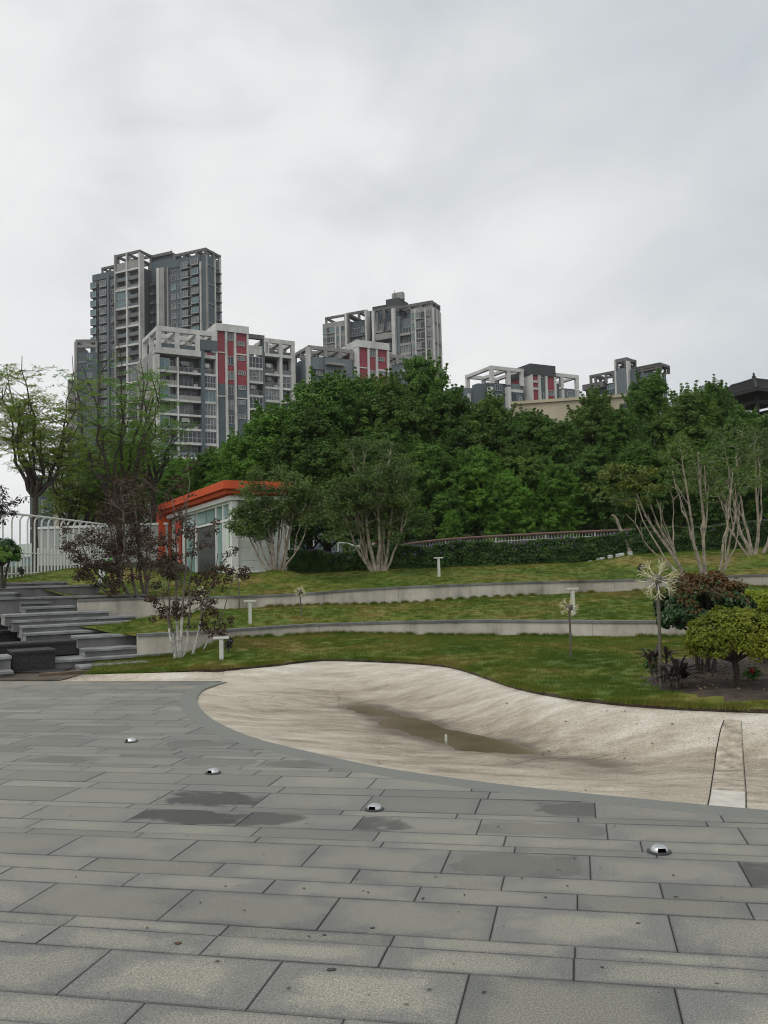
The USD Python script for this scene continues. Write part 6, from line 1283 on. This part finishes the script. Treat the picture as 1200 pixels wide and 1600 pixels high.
def tlight(px, py, surf, top_y, label):
    b = hit(px, py, surf, 22); h = at_y(px, top_y, b[1])[2] - b[2]; T_ = thing('lawn_lamp', label, 'lamp', b, 8, group=None)
    obj('post', MB().cbox(-.036, .036, -.036, .036, -.15, h - .035, .004), M['cream_paint'], T_); obj('head', MB().cbox(-.135, .135, -.05, .05, h - .034, h, .006), M['cream_paint'], T_); obj('light_strip', MB().box(-.12, .12, -.035, .035, h - .040, h - .0345), M['white'], T_)
tlight(346, 1031, [S1], 995, 'T-shaped white lawn lamp on the lower lawn beside a black spotlight')
tlight(391, 974, [S2], 938, 'T-shaped white lawn lamp on the left part of the middle terrace')
tlight(896, 961, [S2], 918.5, 'T-shaped white lawn lamp on the middle terrace beside a small dandelion lamp')
tlight(686, 901, [S3], 870.5, 'T-shaped white lawn lamp on the upper lawn in front of the hedge')
def spot(px, py, surf, label, yaw, s=1.0):
    b = hit(px, py, surf, 24); T_ = thing('spotlight', label, 'spotlight', b, yaw, (s, s, s))
    obj('spike', MB().tube([(0, 0, -.1), (0, 0, .14)], .012, 6), M['black'], T_); a_ = math.radians(35); hd = MB().lathe([(0, -.09), (.045, -.09), (.06, -.05), (.072, .08), (.066, .085), (.058, .05), (0, .045)], 14)
    hd.V = [v @ np.array([[1, 0, 0], [0, math.cos(a_), math.sin(a_)], [0, -math.sin(a_), math.cos(a_)]]) + [0, -.02, .2] for v in hd.V]; obj('head', hd, M['black'], T_)
    obj('bracket', MB().box(-.08, -.07, -.02, .02, .1, .24).box(.07, .08, -.02, .02, .1, .24).box(-.08, .08, -.02, .02, .09, .1), M['black'], T_)
    ln = MB().lathe([(0, .052), (.056, .05)], 14); ln.V = [v @ np.array([[1, 0, 0], [0, math.cos(a_), math.sin(a_)], [0, -math.sin(a_), math.cos(a_)]]) + [0, -.02, .2] for v in ln.V]; obj('lens', ln, M['steel'], T_)
spot(357, 1020, [S1], 'black spotlight on a spike beside the front lawn lamp', 60, .9); spot(1002, 899, [S3], 'black spotlight on the upper lawn above the dandelion lamp', 10, 1.1); spot(34, 903, [S3], 'small black spotlight at the foot of the white fence', -30, 1.1)

def dandelion(px, py, surf, cy_, R, label, seed, nsp=16, half=False):
    g = np.random.default_rng(seed); b = hit(px, py, surf, 24); hc = at_y(px - (py - cy_) * .035, cy_, b[1]) - b; T_ = thing('dandelion_lamp', label, 'lamp', b)
    r0 = .022 * (R / .3) ** .3; obj('pole', MB().tube([(0, 0, -.15), tuple(hc * .5 + [.004, 0, 0]), tuple(hc)], [r0 * 1.1, r0, r0 * .85], 9), M['bronze'], T_)
    obj('hub', MB().lathe([(0, -.055), (.05, -.05), (.062, -.015), (.062, .015), (.05, .05), (0, .055)], 16, hc).ball(hc, .05 * (R / .3) ** .5), M['bronze'], T_)
    gold = math.pi * (3 - math.sqrt(5))
    for k in range(nsp):
        z = 1 - 2 * (k + .5) / nsp; rr = math.sqrt(1 - z * z); d = np.array([math.cos(gold * k) * rr, math.sin(gold * k) * rr, z]); e = hc + d * R * .62; sp = obj('spoke', MB().tube([hc + d * .04, e], .0046, 5), M['cream_paint'], T_)
        m = MB(); a_ = np.cross(d, [.3, .5, .8]); a_ /= np.linalg.norm(a_); b2 = np.cross(d, a_); m.ball(e, .014)
        for j in range(12):
            an = j * gold; w = math.sqrt((j + .5) / 12) * .95; dd = d * math.cos(w) + (a_ * math.cos(an) + b2 * math.sin(an)) * math.sin(w); f_ = e + dd * R * .40; m.tube([e, e + dd * R * .22 + d * .01, f_], .0019, 4, False); m.ball(f_, .0048, 0)
        obj('starburst', m, M['star'], sp)
dandelion(1033, 1076, [S1], 905, .26, 'large dandelion-shaped lamp on a tall bronze pole beside the photinia bush', 1)
dandelion(892, 1029, [S1], 949, .16, 'small dandelion-shaped lamp on a thin pole on the lower lawn', 2, 12)
dandelion(470, 962, [S2], 925, .14, 'small dandelion-shaped lamp in front of the upper retaining wall, left of the middle', 3, 12)
dandelion(374, 948, [S2], 900, .17, 'dandelion-shaped lamp in front of the kiosk corner', 4, 12)
dandelion(315, 978, [S2], 926, .15, 'dandelion-shaped lamp next to the thin purple tree', 5, 12)

# domed lights let into the paving
def inground(px, py, label, yaw):
    b = at_z(px, py, 0); T_ = thing('ground_light', label, 'light', b, yaw)
    obj('ring', MB().lathe([(.070, -.01), (.070, .004), (.062, .010), (.050, .011), (.050, .002)], 28), M['black'], T_); obj('lens', MB().lathe([(0, .006), (.052, .006)], 24), M['lens'], T_)
    a0, a1 = math.radians(-62), math.radians(242); prof = [(.054 * math.cos(q), .011 + .034 * math.sin(q)) for q in np.linspace(0, math.pi / 2, 9)]; hood = MB().lathe(prof, 26, (0, 0, 0), a0, a1).lathe(prof[3:], 10, (0, 0, 0), a1, a0 + 2 * math.pi)
    obj('hood', hood, M['steel'], T_, smooth=True); obj('inner_hood', MB().lathe([(r_ * .93, .011 + (z - .011) * .93) for r_, z in prof], 26, (0, 0, 0), a0, a1).lathe([(r_ * .93, .011 + (z - .011) * .93) for r_, z in prof[3:]], 10, (0, 0, 0), a1, a0 + 2 * math.pi), M['black'], T_)
inground(205, 1159, 'steel domed ground light, farthest of the four in the paving', -52); inground(333, 1208, 'steel domed ground light, second farthest, just behind the big wet patch', -30); inground(585, 1265, 'steel domed ground light near the middle of the paving', -20); inground(1030, 1331, 'steel domed ground light nearest the camera, on the right', 4)

b_ = hit(153, 917, [S3], 24); s_ = thing('arrow_sign', 'slim green and white arrow-shaped sign post leaning on the upper lawn', 'sign', b_, 10)
q0 = at_y(160, 871, b_[1]) - b_; sc = q0[2]
def slab(pts, y0, y1): m = MB(); n = len(pts); v = [(x, y0, z) for x, z in pts] + [(x, y1, z) for x, z in pts]; m.add(v, [(k, (k + 1) % n, n + (k + 1) % n, n + k) for k in range(n)]); t2, f2 = trimesh.creation.triangulate_polygon(Polygon(pts), engine='earcut'); m.add(np.c_[t2[:, 0], np.full(len(t2), y0), t2[:, 1]], f2); m.add(np.c_[t2[:, 0], np.full(len(t2), y1), t2[:, 1]], f2[:, ::-1]); return m
lx = lambda z: q0[0] * z / sc
obj('board', slab([(lx(0) - .03, -.2), (lx(0) + .03, -.2), (lx(.3) + .09, .3 * sc), (lx(.5) + .17, .52 * sc), (lx(.6) + .06, .56 * sc), (lx(1) + .16, sc), (lx(1) + .0, sc), (lx(.6) - .06, .58 * sc), (lx(.3) - .02, .3 * sc)], -.015, .015), M['white'], s_)
obj('stripe', slab([(lx(.6) + .075, .56 * sc), (lx(1) + .175, sc), (lx(1) + .26, sc), (lx(.6) + .16, .6 * sc)], -.013, .013), M['green'], s_); obj('stripe', slab([(lx(.2) + .07, .1 * sc), (lx(.3) + .10, .3 * sc), (lx(.45) + .18, .48 * sc), (lx(.3) + .15, .25 * sc)], -.012, .012), M['green'], s_)
for k in range(4): obj('letter', MB().box(lx(.8) + .03, lx(.8) + .10, -.0185, -.0155, sc * (.90 - k * .075), sc * (.935 - k * .075)).box(lx(.8) + .055, lx(.8) + .07, -.0187, -.0155, sc * (.885 - k * .075), sc * (.945 - k * .075)), M['green'], s_)

# ---- thin damp air that pales the far towers
hz = usdkit.material(stage, L + 'haze_air', {'v': ('principled_volume', {'color': (0.86, 0.88, 0.9), 'density': 0.00013, 'anisotropy': 0.2})}, [], volume='v.volume')
data(obj('haze', MB().box(-3400, 3400, -3400, 6400, -1.75, 140), hz), kind='stuff')
